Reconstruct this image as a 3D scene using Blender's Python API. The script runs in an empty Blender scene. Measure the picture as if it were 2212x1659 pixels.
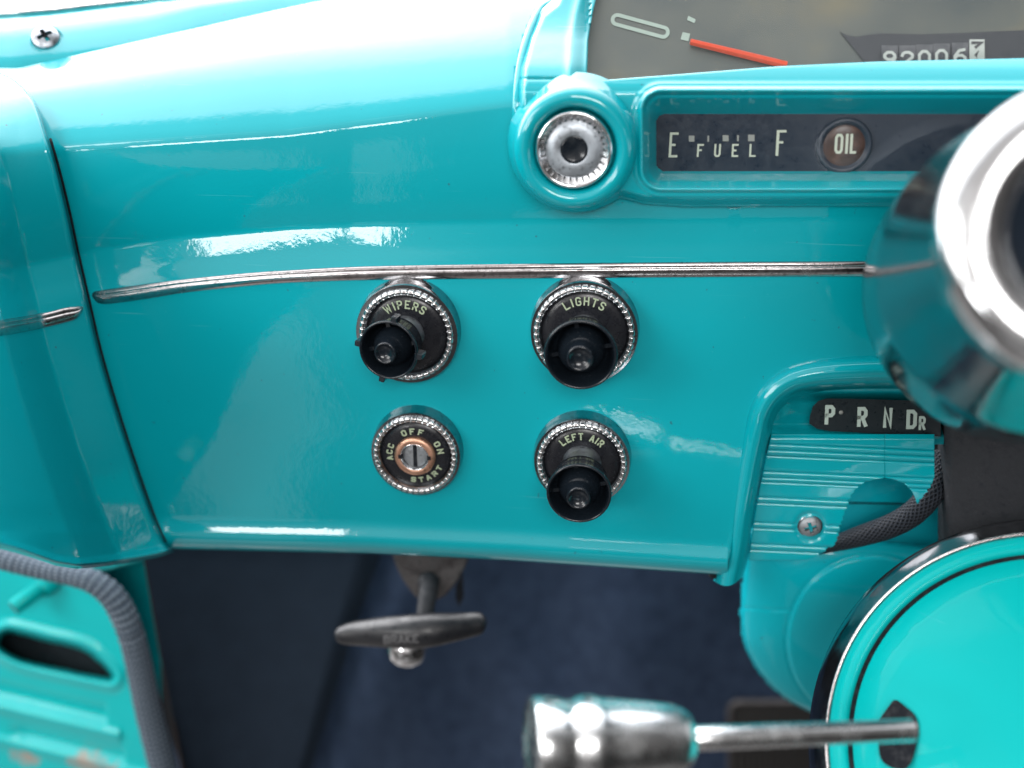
import bpy, bmesh, math, random
import numpy as np
from mathutils import Vector, Matrix, Euler
PI = math.pi
rad = math.radians
random.seed(7)

# ------------------------------------------------------------------ camera
scn = bpy.context.scene
LENS, DIST = 37.0, 0.50
CAM_R = Euler((rad(90 - 22.0), 0, rad(6.5)), 'XYZ').to_matrix()
CAM_C = CAM_R @ Vector((0, 0, DIST))
cam_d = bpy.data.cameras.new('camera')
cam_d.lens = LENS; cam_d.sensor_width = 36; cam_d.clip_start = 0.01; cam_d.clip_end = 50
cam_d.dof.use_dof = True; cam_d.dof.focus_distance = 0.478; cam_d.dof.aperture_fstop = 3.1
cam = bpy.data.objects.new('camera', cam_d)
cam.location = CAM_C; cam.rotation_euler = (rad(90 - 22.0), 0, rad(6.5))
scn.collection.objects.link(cam); scn.camera = cam
scn.view_settings.view_transform = 'Standard'; scn.view_settings.look = 'None'
scn.view_settings.exposure = 0.0; scn.view_settings.gamma = 1.0

# ------------------------------------------------------------------ world: daylight round an open car
world = bpy.data.worlds.new('World'); scn.world = world; world.use_nodes = True
wn = world.node_tree; wn.nodes.clear()
def N(nt, t, **kw):
    n = nt.nodes.new(t)
    for k, v in kw.items(): setattr(n, k, v)
    return n
w_out = N(wn, 'ShaderNodeOutputWorld'); w_bg = N(wn, 'ShaderNodeBackground')
w_tc = N(wn, 'ShaderNodeTexCoord'); w_sep = N(wn, 'ShaderNodeSeparateXYZ')
wn.links.new(w_tc.outputs['Generated'], w_sep.inputs[0])
# forward-and-up elevation measured from straight behind, so the windscreen lies ahead of the zenith
w_at = N(wn, 'ShaderNodeMath', operation='ARCTAN2')
w_neg = N(wn, 'ShaderNodeMath', operation='MULTIPLY'); w_neg.inputs[1].default_value = -1
wn.links.new(w_sep.outputs['Y'], w_neg.inputs[0])
wn.links.new(w_sep.outputs['Z'], w_at.inputs[0]); wn.links.new(w_neg.outputs[0], w_at.inputs[1])
w_noise = N(wn, 'ShaderNodeTexNoise'); w_noise.inputs['Scale'].default_value = 3.0; w_noise.inputs['Detail'].default_value = 5
wn.links.new(w_tc.outputs['Generated'], w_noise.inputs['Vector'])
w_nm = N(wn, 'ShaderNodeMath', operation='MULTIPLY_ADD'); w_nm.inputs[1].default_value = 0.25; w_nm.inputs[2].default_value = -0.125
wn.links.new(w_noise.outputs['Fac'], w_nm.inputs[0])
w_ad = N(wn, 'ShaderNodeMath', operation='ADD')
wn.links.new(w_at.outputs[0], w_ad.inputs[0]); wn.links.new(w_nm.outputs[0], w_ad.inputs[1])
w_mr = N(wn, 'ShaderNodeMapRange'); w_mr.inputs['From Min'].default_value = -PI; w_mr.inputs['From Max'].default_value = PI
wn.links.new(w_ad.outputs[0], w_mr.inputs['Value'])
w_cr = N(wn, 'ShaderNodeValToRGB'); wn.links.new(w_mr.outputs[0], w_cr.inputs[0])
def deg(d): return (d + 180) / 360
els = w_cr.color_ramp.elements
stops = [(-180, .05), (-60, .045), (-25, .010), (-8, .016), (6, .05), (14, .11), (40, .12), (74, .13), (79, .54), (97, .6), (116, 1.25), (150, 1.25), (165, .35), (180, .12)]
while len(els) > 1: els.remove(els[-1])
for i, (d, v) in enumerate(stops):
    e = els[0] if i == 0 else els.new(deg(d))
    e.position = deg(d)
    warm = 1.0 if d > 45 else 0.0
    e.color = (v * (1.0 if warm else 1.06), v, v * (1.02 if warm else .98), 1)

w_bg.inputs['Strength'].default_value = 6.2
w_az = N(wn, 'ShaderNodeMapRange'); w_az.inputs['From Min'].default_value = -.3; w_az.inputs['From Max'].default_value = .7
w_az.inputs['To Min'].default_value = 1.15; w_az.inputs['To Max'].default_value = .08
wn.links.new(w_sep.outputs['X'], w_az.inputs['Value'])
w_vm = N(wn, 'ShaderNodeVectorMath', operation='SCALE'); w_n2 = N(wn, 'ShaderNodeTexNoise'); w_n2.inputs['Scale'].default_value = 2.6; w_n2.inputs['Detail'].default_value = 4; wn.links.new(w_tc.outputs['Generated'], w_n2.inputs['Vector'])
w_r2 = N(wn, 'ShaderNodeMapRange'); w_r2.inputs['From Min'].default_value = .55; w_r2.inputs['From Max'].default_value = .60; w_r2.inputs['To Max'].default_value = .06  # bright blotches added to the surroundings to vary reflections in paint and chrome
wn.links.new(w_n2.outputs['Fac'], w_r2.inputs['Value'])
w_a2 = N(wn, 'ShaderNodeMix', data_type='RGBA', blend_type='ADD'); w_a2.inputs[0].default_value = 1.0
wn.links.new(w_cr.outputs[0], w_a2.inputs[6]); wn.links.new(w_r2.outputs[0], w_a2.inputs[7])
wn.links.new(w_a2.outputs[2], w_vm.inputs[0]); wn.links.new(w_az.outputs[0], w_vm.inputs['Scale'])
wn.links.new(w_vm.outputs[0], w_bg.inputs['Color'])
wn.links.new(w_bg.outputs[0], w_out.inputs[0])

def area(name, loc, target, sx, sy, energy, col=(1, 1, 1)):
    d = bpy.data.lights.new(name, 'AREA'); d.shape = 'RECTANGLE'; d.size = sx; d.size_y = sy
    d.energy = energy; d.color = col
    o = bpy.data.objects.new(name, d); o.location = loc
    o.rotation_euler = (Vector(target) - Vector(loc)).to_track_quat('-Z', 'Y').to_euler()
    scn.collection.objects.link(o); return o
# open door on the driver's left, and the rear side glass behind
area('door_opening_light', (-1.05, -0.85, 0.55), (0.1, 0, -0.08), 0.7, 0.6, 8.5, (1, .99, .97))
area('side_window_light', (-0.48, -0.95, 0.20), (-0.12, 0, 0), 0.21, 0.12, 1.15)
area('rear_window_light', (0.22, -1.5, 0.8), (0, 0, -.1), 0.7, 0.35, 12, (1, .98, .96))

# ------------------------------------------------------------------ pixel rays -> points on real planes
FPX = LENS / 36.0 * 2212
def ray(px, py):
    return CAM_R @ Vector(((px - 1106) / FPX, -(py - 829.5) / FPX, -1))
def P(px, py, y):            # y in mm, larger = deeper into the car
    d = ray(px, py); t = (y / 1000.0 - CAM_C.y) / d.y
    return CAM_C + d * t
def mmpx(y):                 # metres per reference pixel at depth y
    return (y / 1000.0 - CAM_C.y) / FPX * 1.0 / math.cos(rad(22)) * 0.985
def V(px, py, yarr):
    px = np.asarray(px, float); py = np.asarray(py, float); y = np.asarray(yarr, float) / 1000
    a = (px - 1106) / FPX; b = -(py - 829.5) / FPX
    R = np.array(CAM_R); D = np.stack([R[i, 0] * a + R[i, 1] * b - R[i, 2] for i in range(3)], -1)
    t = (y - CAM_C.y) / D[..., 1]
    return np.array(CAM_C) + D * t[..., None]

# ------------------------------------------------------------------ object helpers
def tag(o, label=None, cat=None, group=None, kind=None):
    if label: o['label'] = label
    if cat: o['category'] = cat
    if group: o['group'] = group
    if kind: o['kind'] = kind
def thing(name, label, cat, loc=(0, 0, 0), group=None, kind=None):
    o = bpy.data.objects.new(name, None); o.empty_display_size = .02
    scn.collection.objects.link(o); o.location = loc
    tag(o, label, cat, group, kind); return o
ORIG = {}
def mk(name, verts, faces, mat, parent=None, smooth=True, uvs=None, mats=None, fm=None, sharp=None):
    me = bpy.data.meshes.new(name)
    base = Vector((0, 0, 0))
    p = parent
    while p is not None: base += p.location; p = p.parent
    b = np.array(base)
    vv = np.asarray([tuple(v) for v in verts]) - b if not isinstance(verts, np.ndarray) else verts.reshape(-1, 3) - b
    me.from_pydata(vv.tolist(), [], [list(map(int, f)) for f in faces])
    for m in (mats or [mat]): me.materials.append(m)
    if fm is not None: me.polygons.foreach_set('material_index', fm)
    if uvs is not None:
        l = me.uv_layers.new(name='UVMap')
        for poly, fuv in zip(me.polygons, uvs):
            for li, uv in zip(poly.loop_indices, fuv): l.data[li].uv = uv
    bm = bmesh.new(); bm.from_mesh(me)
    bmesh.ops.recalc_face_normals(bm, faces=bm.faces)
    bm.to_mesh(me); bm.free()
    me.polygons.foreach_set('use_smooth', [smooth] * len(me.polygons))
    if smooth and sharp is not None:
        me.set_sharp_from_angle(angle=rad(sharp))
    o = bpy.data.objects.new(name, me); scn.collection.objects.link(o)
    if parent: o.parent = parent
    return o
class MB:
    def __init__(s): s.v = []; s.f = []; s.m = []
    def add(s, v, f, m=0):
        n = len(s.v); s.v += [Vector(x) for x in v]; s.f += [[i + n for i in q] for q in f]; s.m += [m] * len(f)
    def build(s, name, mat, parent=None, smooth=True, mats=None, sharp=35):
        return mk(name, s.v, s.f, mat, parent, smooth, mats=mats, fm=s.m if mats else None, sharp=sharp)
def frame_of(axis, up=(0, 0, 1)):
    z = Vector(axis).normalized(); u = Vector(up)
    x = u.cross(z)
    if x.length < 1e-4: x = Vector((1, 0, 0)).cross(z)
    x.normalize(); y = z.cross(x)
    return x, y, z
def lathe(prof, origin, axis, seg=64, up=(0, 0, 1), close=False):
    """prof: (radius mm, height mm) along axis from origin"""
    x, y, z = frame_of(axis, up); O = Vector(origin); v = []; f = []
    for r, h in prof:
        for k in range(seg):
            a = 2 * PI * k / seg
            v.append(O + (x * math.cos(a) + y * math.sin(a)) * (r / 1000) + z * (h / 1000))
    n = len(prof)
    for i in range(n - 1):
        for k in range(seg):
            k2 = (k + 1) % seg
            f.append((i * seg + k, i * seg + k2, (i + 1) * seg + k2, (i + 1) * seg + k))
    if close: f.append(tuple(range(seg))); f.append(tuple(range((n - 1) * seg, n * seg)))
    return v, f
def tube(path, radii, seg=24, squash=None, caps=True):
    path = [Vector(p) for p in path]; v = []; f = []; uv = []
    up = Vector((0, 1, 0)); L = 0; Ls = []
    for i, p in enumerate(path):
        t = (path[min(i + 1, len(path) - 1)] - path[max(i - 1, 0)]).normalized()
        s = t.cross(up).normalized(); u = s.cross(t)
        if i: L += (p - path[i - 1]).length
        Ls.append(L)
        for k in range(seg):
            a = 2 * PI * k / seg
            v.append(p + (s * math.cos(a) + u * math.sin(a)) * radii[i])
    for i in range(len(path) - 1):
        for k in range(seg):
            k2 = (k + 1) % seg
            f.append((i * seg + k, i * seg + k2, (i + 1) * seg + k2, (i + 1) * seg + k))
            uv.append(((k / seg, Ls[i]), ((k + 1) / seg, Ls[i]), ((k + 1) / seg, Ls[i + 1]), (k / seg, Ls[i + 1])))
    if caps:
        f.append(tuple(range(seg))); uv.append([(0, 0)] * seg)
        f.append(tuple(range((len(path) - 1) * seg, len(path) * seg))); uv.append([(0, 0)] * seg)
    return v, f, uv
def gridf(nr, nc, off=0):
    return [(off + r * nc + c, off + r * nc + c + 1, off + (r + 1) * nc + c + 1, off + (r + 1) * nc + c) for r in range(nr - 1) for c in range(nc - 1)]
def smoothpath(pts, n=8):
    """catmull-rom through points of any dimension"""
    pts = [np.array(p, float) for p in pts]; out = []
    for i in range(len(pts) - 1):
        p0 = pts[i - 1] if i else 2 * pts[0] - pts[1]
        p1, p2 = pts[i], pts[i + 1]
        p3 = pts[i + 2] if i + 2 < len(pts) else 2 * p2 - p1
        for k in range(n):
            t = k / n
            out.append(.5 * ((2 * p1) + (p2 - p0) * t + (2 * p0 - 5 * p1 + 4 * p2 - p3) * t * t + (3 * p1 - p0 - 3 * p2 + p3) * t ** 3))
    out.append(pts[-1]); return out
def interp(x, pts):
    xs = [p[0] for p in pts]; ys = [p[1] for p in pts]
    return np.interp(x, xs, ys)
def sm(x, a, b):
    t = np.clip((x - a) / (b - a), 0, 1); return t * t * (3 - 2 * t)
def polysdf(px, py, poly):
    """signed distance, positive inside"""
    px = np.asarray(px, float); py = np.asarray(py, float)
    d = np.full(px.shape, 1e18); ins = np.zeros(px.shape, bool); n = len(poly)
    for i in range(n):
        ax, ay = poly[i]; bx, by = poly[(i + 1) % n]
        ex, ey = bx - ax, by - ay; wx, wy = px - ax, py - ay
        t = np.clip((wx * ex + wy * ey) / (ex * ex + ey * ey + 1e-12), 0, 1)
        d = np.minimum(d, (wx - ex * t) ** 2 + (wy - ey * t) ** 2)
        c = ((ay > py) != (by > py))
        with np.errstate(divide='ignore', invalid='ignore'):
            xi = ax + (py - ay) * ex / (ey if ey else 1e-12)
        ins ^= c & (px < xi)
    d = np.sqrt(d); return np.where(ins, d, -d)
def rrsdf(px, py, x0, y0, x1, y1, r):
    cx, cy = (x0 + x1) / 2, (y0 + y1) / 2; hx, hy = (x1 - x0) / 2 - r, (y1 - y0) / 2 - r
    qx = np.abs(px - cx) - hx; qy = np.abs(py - cy) - hy
    return -(np.hypot(np.maximum(qx, 0), np.maximum(qy, 0)) + np.minimum(np.maximum(qx, qy), 0) - r)

# ------------------------------------------------------------------ materials
def base_mat(name, col, rough=.4, metal=0, spec=.5, coat=0, coat_r=.03):
    m = bpy.data.materials.new(name); m.use_nodes = True; b = m.node_tree.nodes['Principled BSDF']
    b.inputs['Base Color'].default_value = (*col, 1); b.inputs['Roughness'].default_value = rough
    b.inputs['Metallic'].default_value = metal; b.inputs['Specular IOR Level'].default_value = spec
    b.inputs['Coat Weight'].default_value = coat; b.inputs['Coat Roughness'].default_value = coat_r
    return m, m.node_tree, b
def nnoise(nt, scale, detail=3, rough=.5, coord='Object', stretch=None):
    tc = N(nt, 'ShaderNodeTexCoord'); nz = N(nt, 'ShaderNodeTexNoise')
    nz.inputs['Scale'].default_value = scale; nz.inputs['Detail'].default_value = detail; nz.inputs['Roughness'].default_value = rough
    if stretch:
        mp = N(nt, 'ShaderNodeMapping'); mp.inputs['Scale'].default_value = stretch
        nt.links.new(tc.outputs[coord], mp.inputs[0]); nt.links.new(mp.outputs[0], nz.inputs['Vector'])
    else: nt.links.new(tc.outputs[coord], nz.inputs['Vector'])
    return nz
def ramp(nt, src, stops):
    c = N(nt, 'ShaderNodeValToRGB'); e = c.color_ramp.elements
    while len(e) > 1: e.remove(e[-1])
    for i, (p, col) in enumerate(stops):
        q = e[0] if i == 0 else e.new(p); q.position = p
        q.color = (*col, 1) if len(col) == 3 else col
    nt.links.new(src, c.inputs[0]); return c
def bump(nt, b, src, strength, dist, inp='Normal'):
    bp = N(nt, 'ShaderNodeBump'); bp.inputs['Strength'].default_value = strength; bp.inputs['Distance'].default_value = dist
    nt.links.new(src, bp.inputs['Height']); nt.links.new(bp.outputs[0], b.inputs[inp]); return bp
def mixc(nt, fac, a, b_):
    mx = N(nt, 'ShaderNodeMix', data_type='RGBA')
    if isinstance(fac, float): mx.inputs[0].default_value = fac
    else: nt.links.new(fac, mx.inputs[0])
    for s, i in ((a, 6), (b_, 7)):
        if isinstance(s, tuple): mx.inputs[i].default_value = (*s, 1)
        else: nt.links.new(s, mx.inputs[i])
    return mx.outputs[2]
TEAL = (0.0, 0.36, 0.42)
def paint(name, col=TEAL, peel=.012, rough=.45, specks=True, chips=0.0, coat=1.0):
    m, nt, b = base_mat(name, col, rough, 0, .08, coat, .025); b.inputs['Coat IOR'].default_value = 1.62
    big = nnoise(nt, 9, 3); rp = ramp(nt, big.outputs['Fac'], [(.3, tuple(c * .95 for c in col)), (.7, tuple(c * 1.04 for c in col))])
    colout = rp.outputs[0]
    if specks:
        sp = nnoise(nt, 420, 1, .3); sr = ramp(nt, sp.outputs['Fac'], [(.80, (0, 0, 0)), (.82, (1, 1, 1))])
        colout = mixc(nt, sr.outputs[0], colout, (.02, .2, .24))
    if chips:
        cp = nnoise(nt, 330, 3, .6, stretch=(.35, .35, 1.6)); cr = ramp(nt, cp.outputs['Fac'], [(.73, (0, 0, 0)), (.745, (1, 1, 1))])
        area_n = nnoise(nt, 26, 2); ar = ramp(nt, area_n.outputs['Fac'], [(.5, (0, 0, 0)), (.6, (1, 1, 1))])
        mm = N(nt, 'ShaderNodeMath', operation='MULTIPLY'); nt.links.new(cr.outputs[0], mm.inputs[0]); nt.links.new(ar.outputs[0], mm.inputs[1])
        m2 = N(nt, 'ShaderNodeMath', operation='MULTIPLY'); nt.links.new(mm.outputs[0], m2.inputs[0]); m2.inputs[1].default_value = chips
        colout = mixc(nt, m2.outputs[0], colout, (.01, .03, .04))
    du = nnoise(nt, 1100, 2, .5); dur = ramp(nt, du.outputs['Fac'], [(.73, (0, 0, 0)), (.80, (.5, .5, .5))])
    colout = mixc(nt, dur.outputs[0], colout, (.10, .45, .50))
    tcs = N(nt, 'ShaderNodeTexCoord'); mps = N(nt, 'ShaderNodeMapping'); mps.inputs['Rotation'].default_value = (0, .5, 0); mps.inputs['Scale'].default_value = (14, 30, 900)
    nt.links.new(tcs.outputs['Object'], mps.inputs[0]); sn = N(nt, 'ShaderNodeTexNoise'); sn.inputs['Scale'].default_value = 1.0; sn.inputs['Detail'].default_value = 3; nt.links.new(mps.outputs[0], sn.inputs['Vector'])
    snr = ramp(nt, sn.outputs['Fac'], [(.72, (0, 0, 0)), (.76, (.35, .35, .35))]); colout = mixc(nt, snr.outputs[0], colout, (.12, .50, .54))
    nt.links.new(colout, b.inputs['Base Color'])
    pe = nnoise(nt, 160, 3, .6); bump(nt, b, pe.outputs['Fac'], .5, peel / 1000 * 12, 'Coat Normal')
    dn = nnoise(nt, 60, 5, .7); dr = ramp(nt, dn.outputs['Fac'], [(.35, (.015,) * 3), (.75, (.06,) * 3)])
    nt.links.new(dr.outputs[0], b.inputs['Coat Roughness'])
    return m
M = {}
M['paint'] = paint('teal_paint')
M['paint_worn'] = paint('teal_paint_worn', chips=1.0)
M['paint_satin'] = paint('teal_paint_satin', col=(0.0, .37, .44), rough=.5, coat=.35)
M['paint_bright'] = paint('teal_paint_lit', col=(0.0, .40, .395), rough=.4, coat=.07, specks=False)  # teal shifted lighter to carry the stronger light on the hub
def metal(name, col=(.78, .78, .78), rough=.12, wear=True, pits=0.0):
    m, nt, b = base_mat(name, col, rough, 1)
    nz = nnoise(nt, 90, 5, .7)
    r = ramp(nt, nz.outputs['Fac'], [(.3, (rough * .7,) * 3), (.7, (min(1, rough * 1.8 + .05),) * 3)])
    nt.links.new(r.outputs[0], b.inputs['Roughness'])
    if wear:
        n2 = nnoise(nt, 500, 4, .6); r2 = ramp(nt, n2.outputs['Fac'], [(.28, tuple(c * .45 for c in col)), (.45, col)])
        nt.links.new(r2.outputs[0], b.inputs['Base Color'])
    n3 = nnoise(nt, 700, 2); bump(nt, b, n3.outputs['Fac'], .25, .00006 + pits)
    return m
M['chrome'] = metal('worn_chrome', (.74, .73, .73), .13)
M['chrome_clean'] = metal('polished_chrome', (.84, .85, .86), .05, wear=False)
M['lever'] = metal('lever_chrome', (.88, .90, .91), .17, wear=False)
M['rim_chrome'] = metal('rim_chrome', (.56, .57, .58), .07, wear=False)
M['trim'] = metal('greyed_trim_chrome', (.54, .51, .51), .14)  # worn chrome, greyed to imitate duller reflections along the trim
M['bell_chrome'] = metal('shaded_bell_chrome', (.27, .29, .31), .10, wear=False)  # dark base colour stands in for the dim dash mirrored in the skirt
M['dark_chrome'] = metal('darkened_chrome', (.3, .31, .33), .12, wear=False)  # chrome darkened to carry the dark reflections on the hub skirt
M['alu'] = metal('satin_aluminium', (.42, .45, .49), .28)
M['lock'] = metal('lock_metal', (.40, .42, .44), .5)
M['face'] = metal('brushed_face', (.44, .48, .52), .38)
M['copper'] = metal('worn_copper', (.80, .46, .32), .33)
M['steel'] = metal('dull_steel', (.15, .14, .14), .45)
def plastic(name, col, rough=.3, scratch=True, var=.5):
    m, nt, b = base_mat(name, col, rough, 0, .5)
    nz = nnoise(nt, 220, 6, .75); r = ramp(nt, nz.outputs['Fac'], [(.3, (max(.03, rough * .6),) * 3), (.7, (rough * 1.7,) * 3)])
    nt.links.new(r.outputs[0], b.inputs['Roughness'])
    n2 = nnoise(nt, 900, 3, .6); r2 = ramp(nt, n2.outputs['Fac'], [(.62, col), (.8, tuple(c + .05 * var for c in col))])
    nt.links.new(r2.outputs[0], b.inputs['Base Color'])
    bump(nt, b, nz.outputs['Fac'], .15, .0002); return m
M['black'] = plastic('black_bakelite', (.008, .012, .017), .13)
M['grip'] = plastic('worn_black_grip', (.014, .015, .018), .33)
M['grip_ink'] = plastic('worn_raised_letters', (.13, .13, .135), .5)
M['plate'] = plastic('black_dial_plate', (.012, .013, .017), .25)
M['gauge'] = plastic('gauge_black', (.016, .026, .042), .35)
M['rubber'] = plastic('black_rubber', (.012, .014, .018), .6)
M['void'] = plastic('unlit_black', (.003, .005, .009), .8)
M['strip'] = plastic('selector_strip_black', (.012, .018, .022), .3)
M['pedal'] = plastic('pedal_rubber', (.025, .023, .022), .6)
M['ink'] = plastic('pale_green_ink', (.42, .50, .34), .6, var=.2)
M['ink_white'] = plastic('pale_grey_ink', (.46, .56, .50), .6, var=.2)
M['ink_gauge'] = plastic('cream_gauge_ink', (.52, .56, .46), .6, var=.2)
M['ink_dim'] = plastic('faded_grey_ink', (.28, .29, .27), .6, var=.2)
M['ink_black'] = plastic('black_ink', (.01, .012, .015), .5, var=.1)
M['odo'] = plastic('odometer_black', (.006, .011, .016), .45)
M['ink_odo'] = plastic('odometer_grey_ink', (.26, .29, .27), .6, var=.2)
M['ink_speed'] = plastic('speedometer_ink', (.24, .31, .27), .6, var=.2)
M['needle'] = plastic('orange_needle', (.55, .042, .005), .35, var=.1)
def dial():
    m, nt, b = base_mat('speedometer_dial', (.2, .22, .2), .42, .35)
    n1 = nnoise(nt, 16, 4); c1 = ramp(nt, n1.outputs['Fac'], [(.3, (.040, .055, .056)), (.5, (.075, .085, .074)), (.7, (.125, .115, .070))])  # tones darkened to carry the shade of the hood
    n2 = nnoise(nt, 1500, 2, .7); c2 = ramp(nt, n2.outputs['Fac'], [(.66, (0, 0, 0)), (.74, (1, 1, 1))])
    o = mixc(nt, c2.outputs[0], c1.outputs[0], (.26, .24, .15))
    n3 = nnoise(nt, 700, 3, .7); c3 = ramp(nt, n3.outputs['Fac'], [(.27, (1, 1, 1)), (.31, (0, 0, 0))])
    o = mixc(nt, c3.outputs[0], o, (.03, .03, .025))
    nt.links.new(o, b.inputs['Base Color']); bump(nt, b, n2.outputs['Fac'], .3, .0001); return m
M['dial'] = dial()
def rusty():
    m, nt, b = base_mat('oil_lamp_lens', (.2, .1, .07), .35)
    n = nnoise(nt, 160, 6, .7); c = ramp(nt, n.outputs['Fac'], [(.3, (.02, .012, .012)), (.5, (.06, .03, .022)), (.7, (.12, .06, .04))])
    nt.links.new(c.outputs[0], b.inputs['Base Color']); return m
M['oil'] = rusty()
def fabric(name, c1, c2, scale, bscale, rough=1.0):
    m, nt, b = base_mat(name, c1, rough, 0, .1)
    n = nnoise(nt, scale, 6, .65); c = ramp(nt, n.outputs['Fac'], [(.32, c1), (.7, c2)])
    nt.links.new(c.outputs[0], b.inputs['Base Color'])
    n2 = nnoise(nt, bscale, 4, .8); bump(nt, b, n2.outputs['Fac'], 1.0, .003)
    b.inputs['Sheen Weight'].default_value = .25; b.inputs['Sheen Roughness'].default_value = .6
    b.inputs['Sheen Tint'].default_value = (.3, .4, .6, 1)
    return m
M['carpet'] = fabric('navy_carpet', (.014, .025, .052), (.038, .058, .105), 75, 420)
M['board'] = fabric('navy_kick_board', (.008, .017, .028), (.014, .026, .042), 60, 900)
def knit(name, cols, turns, pitch, depth, rough=.9, diag=0.0):
    """knit or braid that follows the tube: u round, v along in metres"""
    m, nt, b = base_mat(name, cols[1], rough, 0, .2)
    uv = N(nt, 'ShaderNodeUVMap'); sep = N(nt, 'ShaderNodeSeparateXYZ'); nt.links.new(uv.outputs[0], sep.inputs[0])
    def mth(op, a, b_=None):
        q = N(nt, 'ShaderNodeMath', operation=op)
        for i, s in enumerate((a, b_)):
            if s is None: continue
            if isinstance(s, (int, float)): q.inputs[i].default_value = s
            else: nt.links.new(s, q.inputs[i])
        return q.outputs[0]
    wob = nnoise(nt, 60, 3); wb = mth('MULTIPLY', wob.outputs['Fac'], 2.5)
    u = mth('MULTIPLY', sep.outputs[0], turns * 2 * PI); v = mth('MULTIPLY', sep.outputs[1], 2 * PI / pitch)
    if diag:
        A = mth('SINE', mth('ADD', mth('ADD', u, v), wb)); B = mth('SINE', mth('ADD', mth('SUBTRACT', u, v), wb))
        h = mth('MAXIMUM', A, B)
    else:
        A = mth('SINE', mth('ADD', u, wb)); B = mth('SINE', mth('ADD', mth('ADD', v, mth('MULTIPLY', A, .9)), wb))
        h = mth('ADD', mth('MULTIPLY', B, .6), mth('MULTIPLY', A, .4))
    fz = nnoise(nt, 1400, 3, .8)
    h = mth('ADD', h, mth('MULTIPLY', fz.outputs['Fac'], .9))
    mr = N(nt, 'ShaderNodeMapRange'); mr.inputs['From Min'].default_value = -.6; mr.inputs['From Max'].default_value = 1.5
    nt.links.new(h, mr.inputs['Value'])
    c = ramp(nt, mr.outputs[0], [(0.05, cols[0]), (.55, cols[1]), (1, cols[2])])
    nt.links.new(c.outputs[0], b.inputs['Base Color']); bump(nt, b, mr.outputs[0], 1.0, depth); return m
M['knit'] = knit('grey_knit', ((.015, .025, .045), (.13, .17, .22), (.34, .40, .46)), 17, .0042, .0016)
M['braid'] = knit('black_braid', ((.003, .004, .006), (.012, .015, .02), (.035, .042, .055)), 17, .0030, .0011, .5, 1)
def glass(name, tint=(1, 1, 1), gloss=.06):
    m = bpy.data.materials.new(name); m.use_nodes = True; nt = m.node_tree; nt.nodes.clear()
    o = N(nt, 'ShaderNodeOutputMaterial'); tr = N(nt, 'ShaderNodeBsdfTransparent'); gl = N(nt, 'ShaderNodeBsdfGlossy'); mx = N(nt, 'ShaderNodeMixShader')
    tr.inputs[0].default_value = (*tint, 1)
    nz = nnoise(nt, 300, 6, .8); r = ramp(nt, nz.outputs['Fac'], [(.4, (.03,) * 3), (.7, (.16,) * 3)]); nt.links.new(r.outputs[0], gl.inputs['Roughness'])
    mx.inputs[0].default_value = .022; nt.links.new(tr.outputs[0], mx.inputs[1]); nt.links.new(gl.outputs[0], mx.inputs[2]); nt.links.new(mx.outputs[0], o.inputs[0])
    return m
M['glass'] = glass('dusty_lens')

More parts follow.
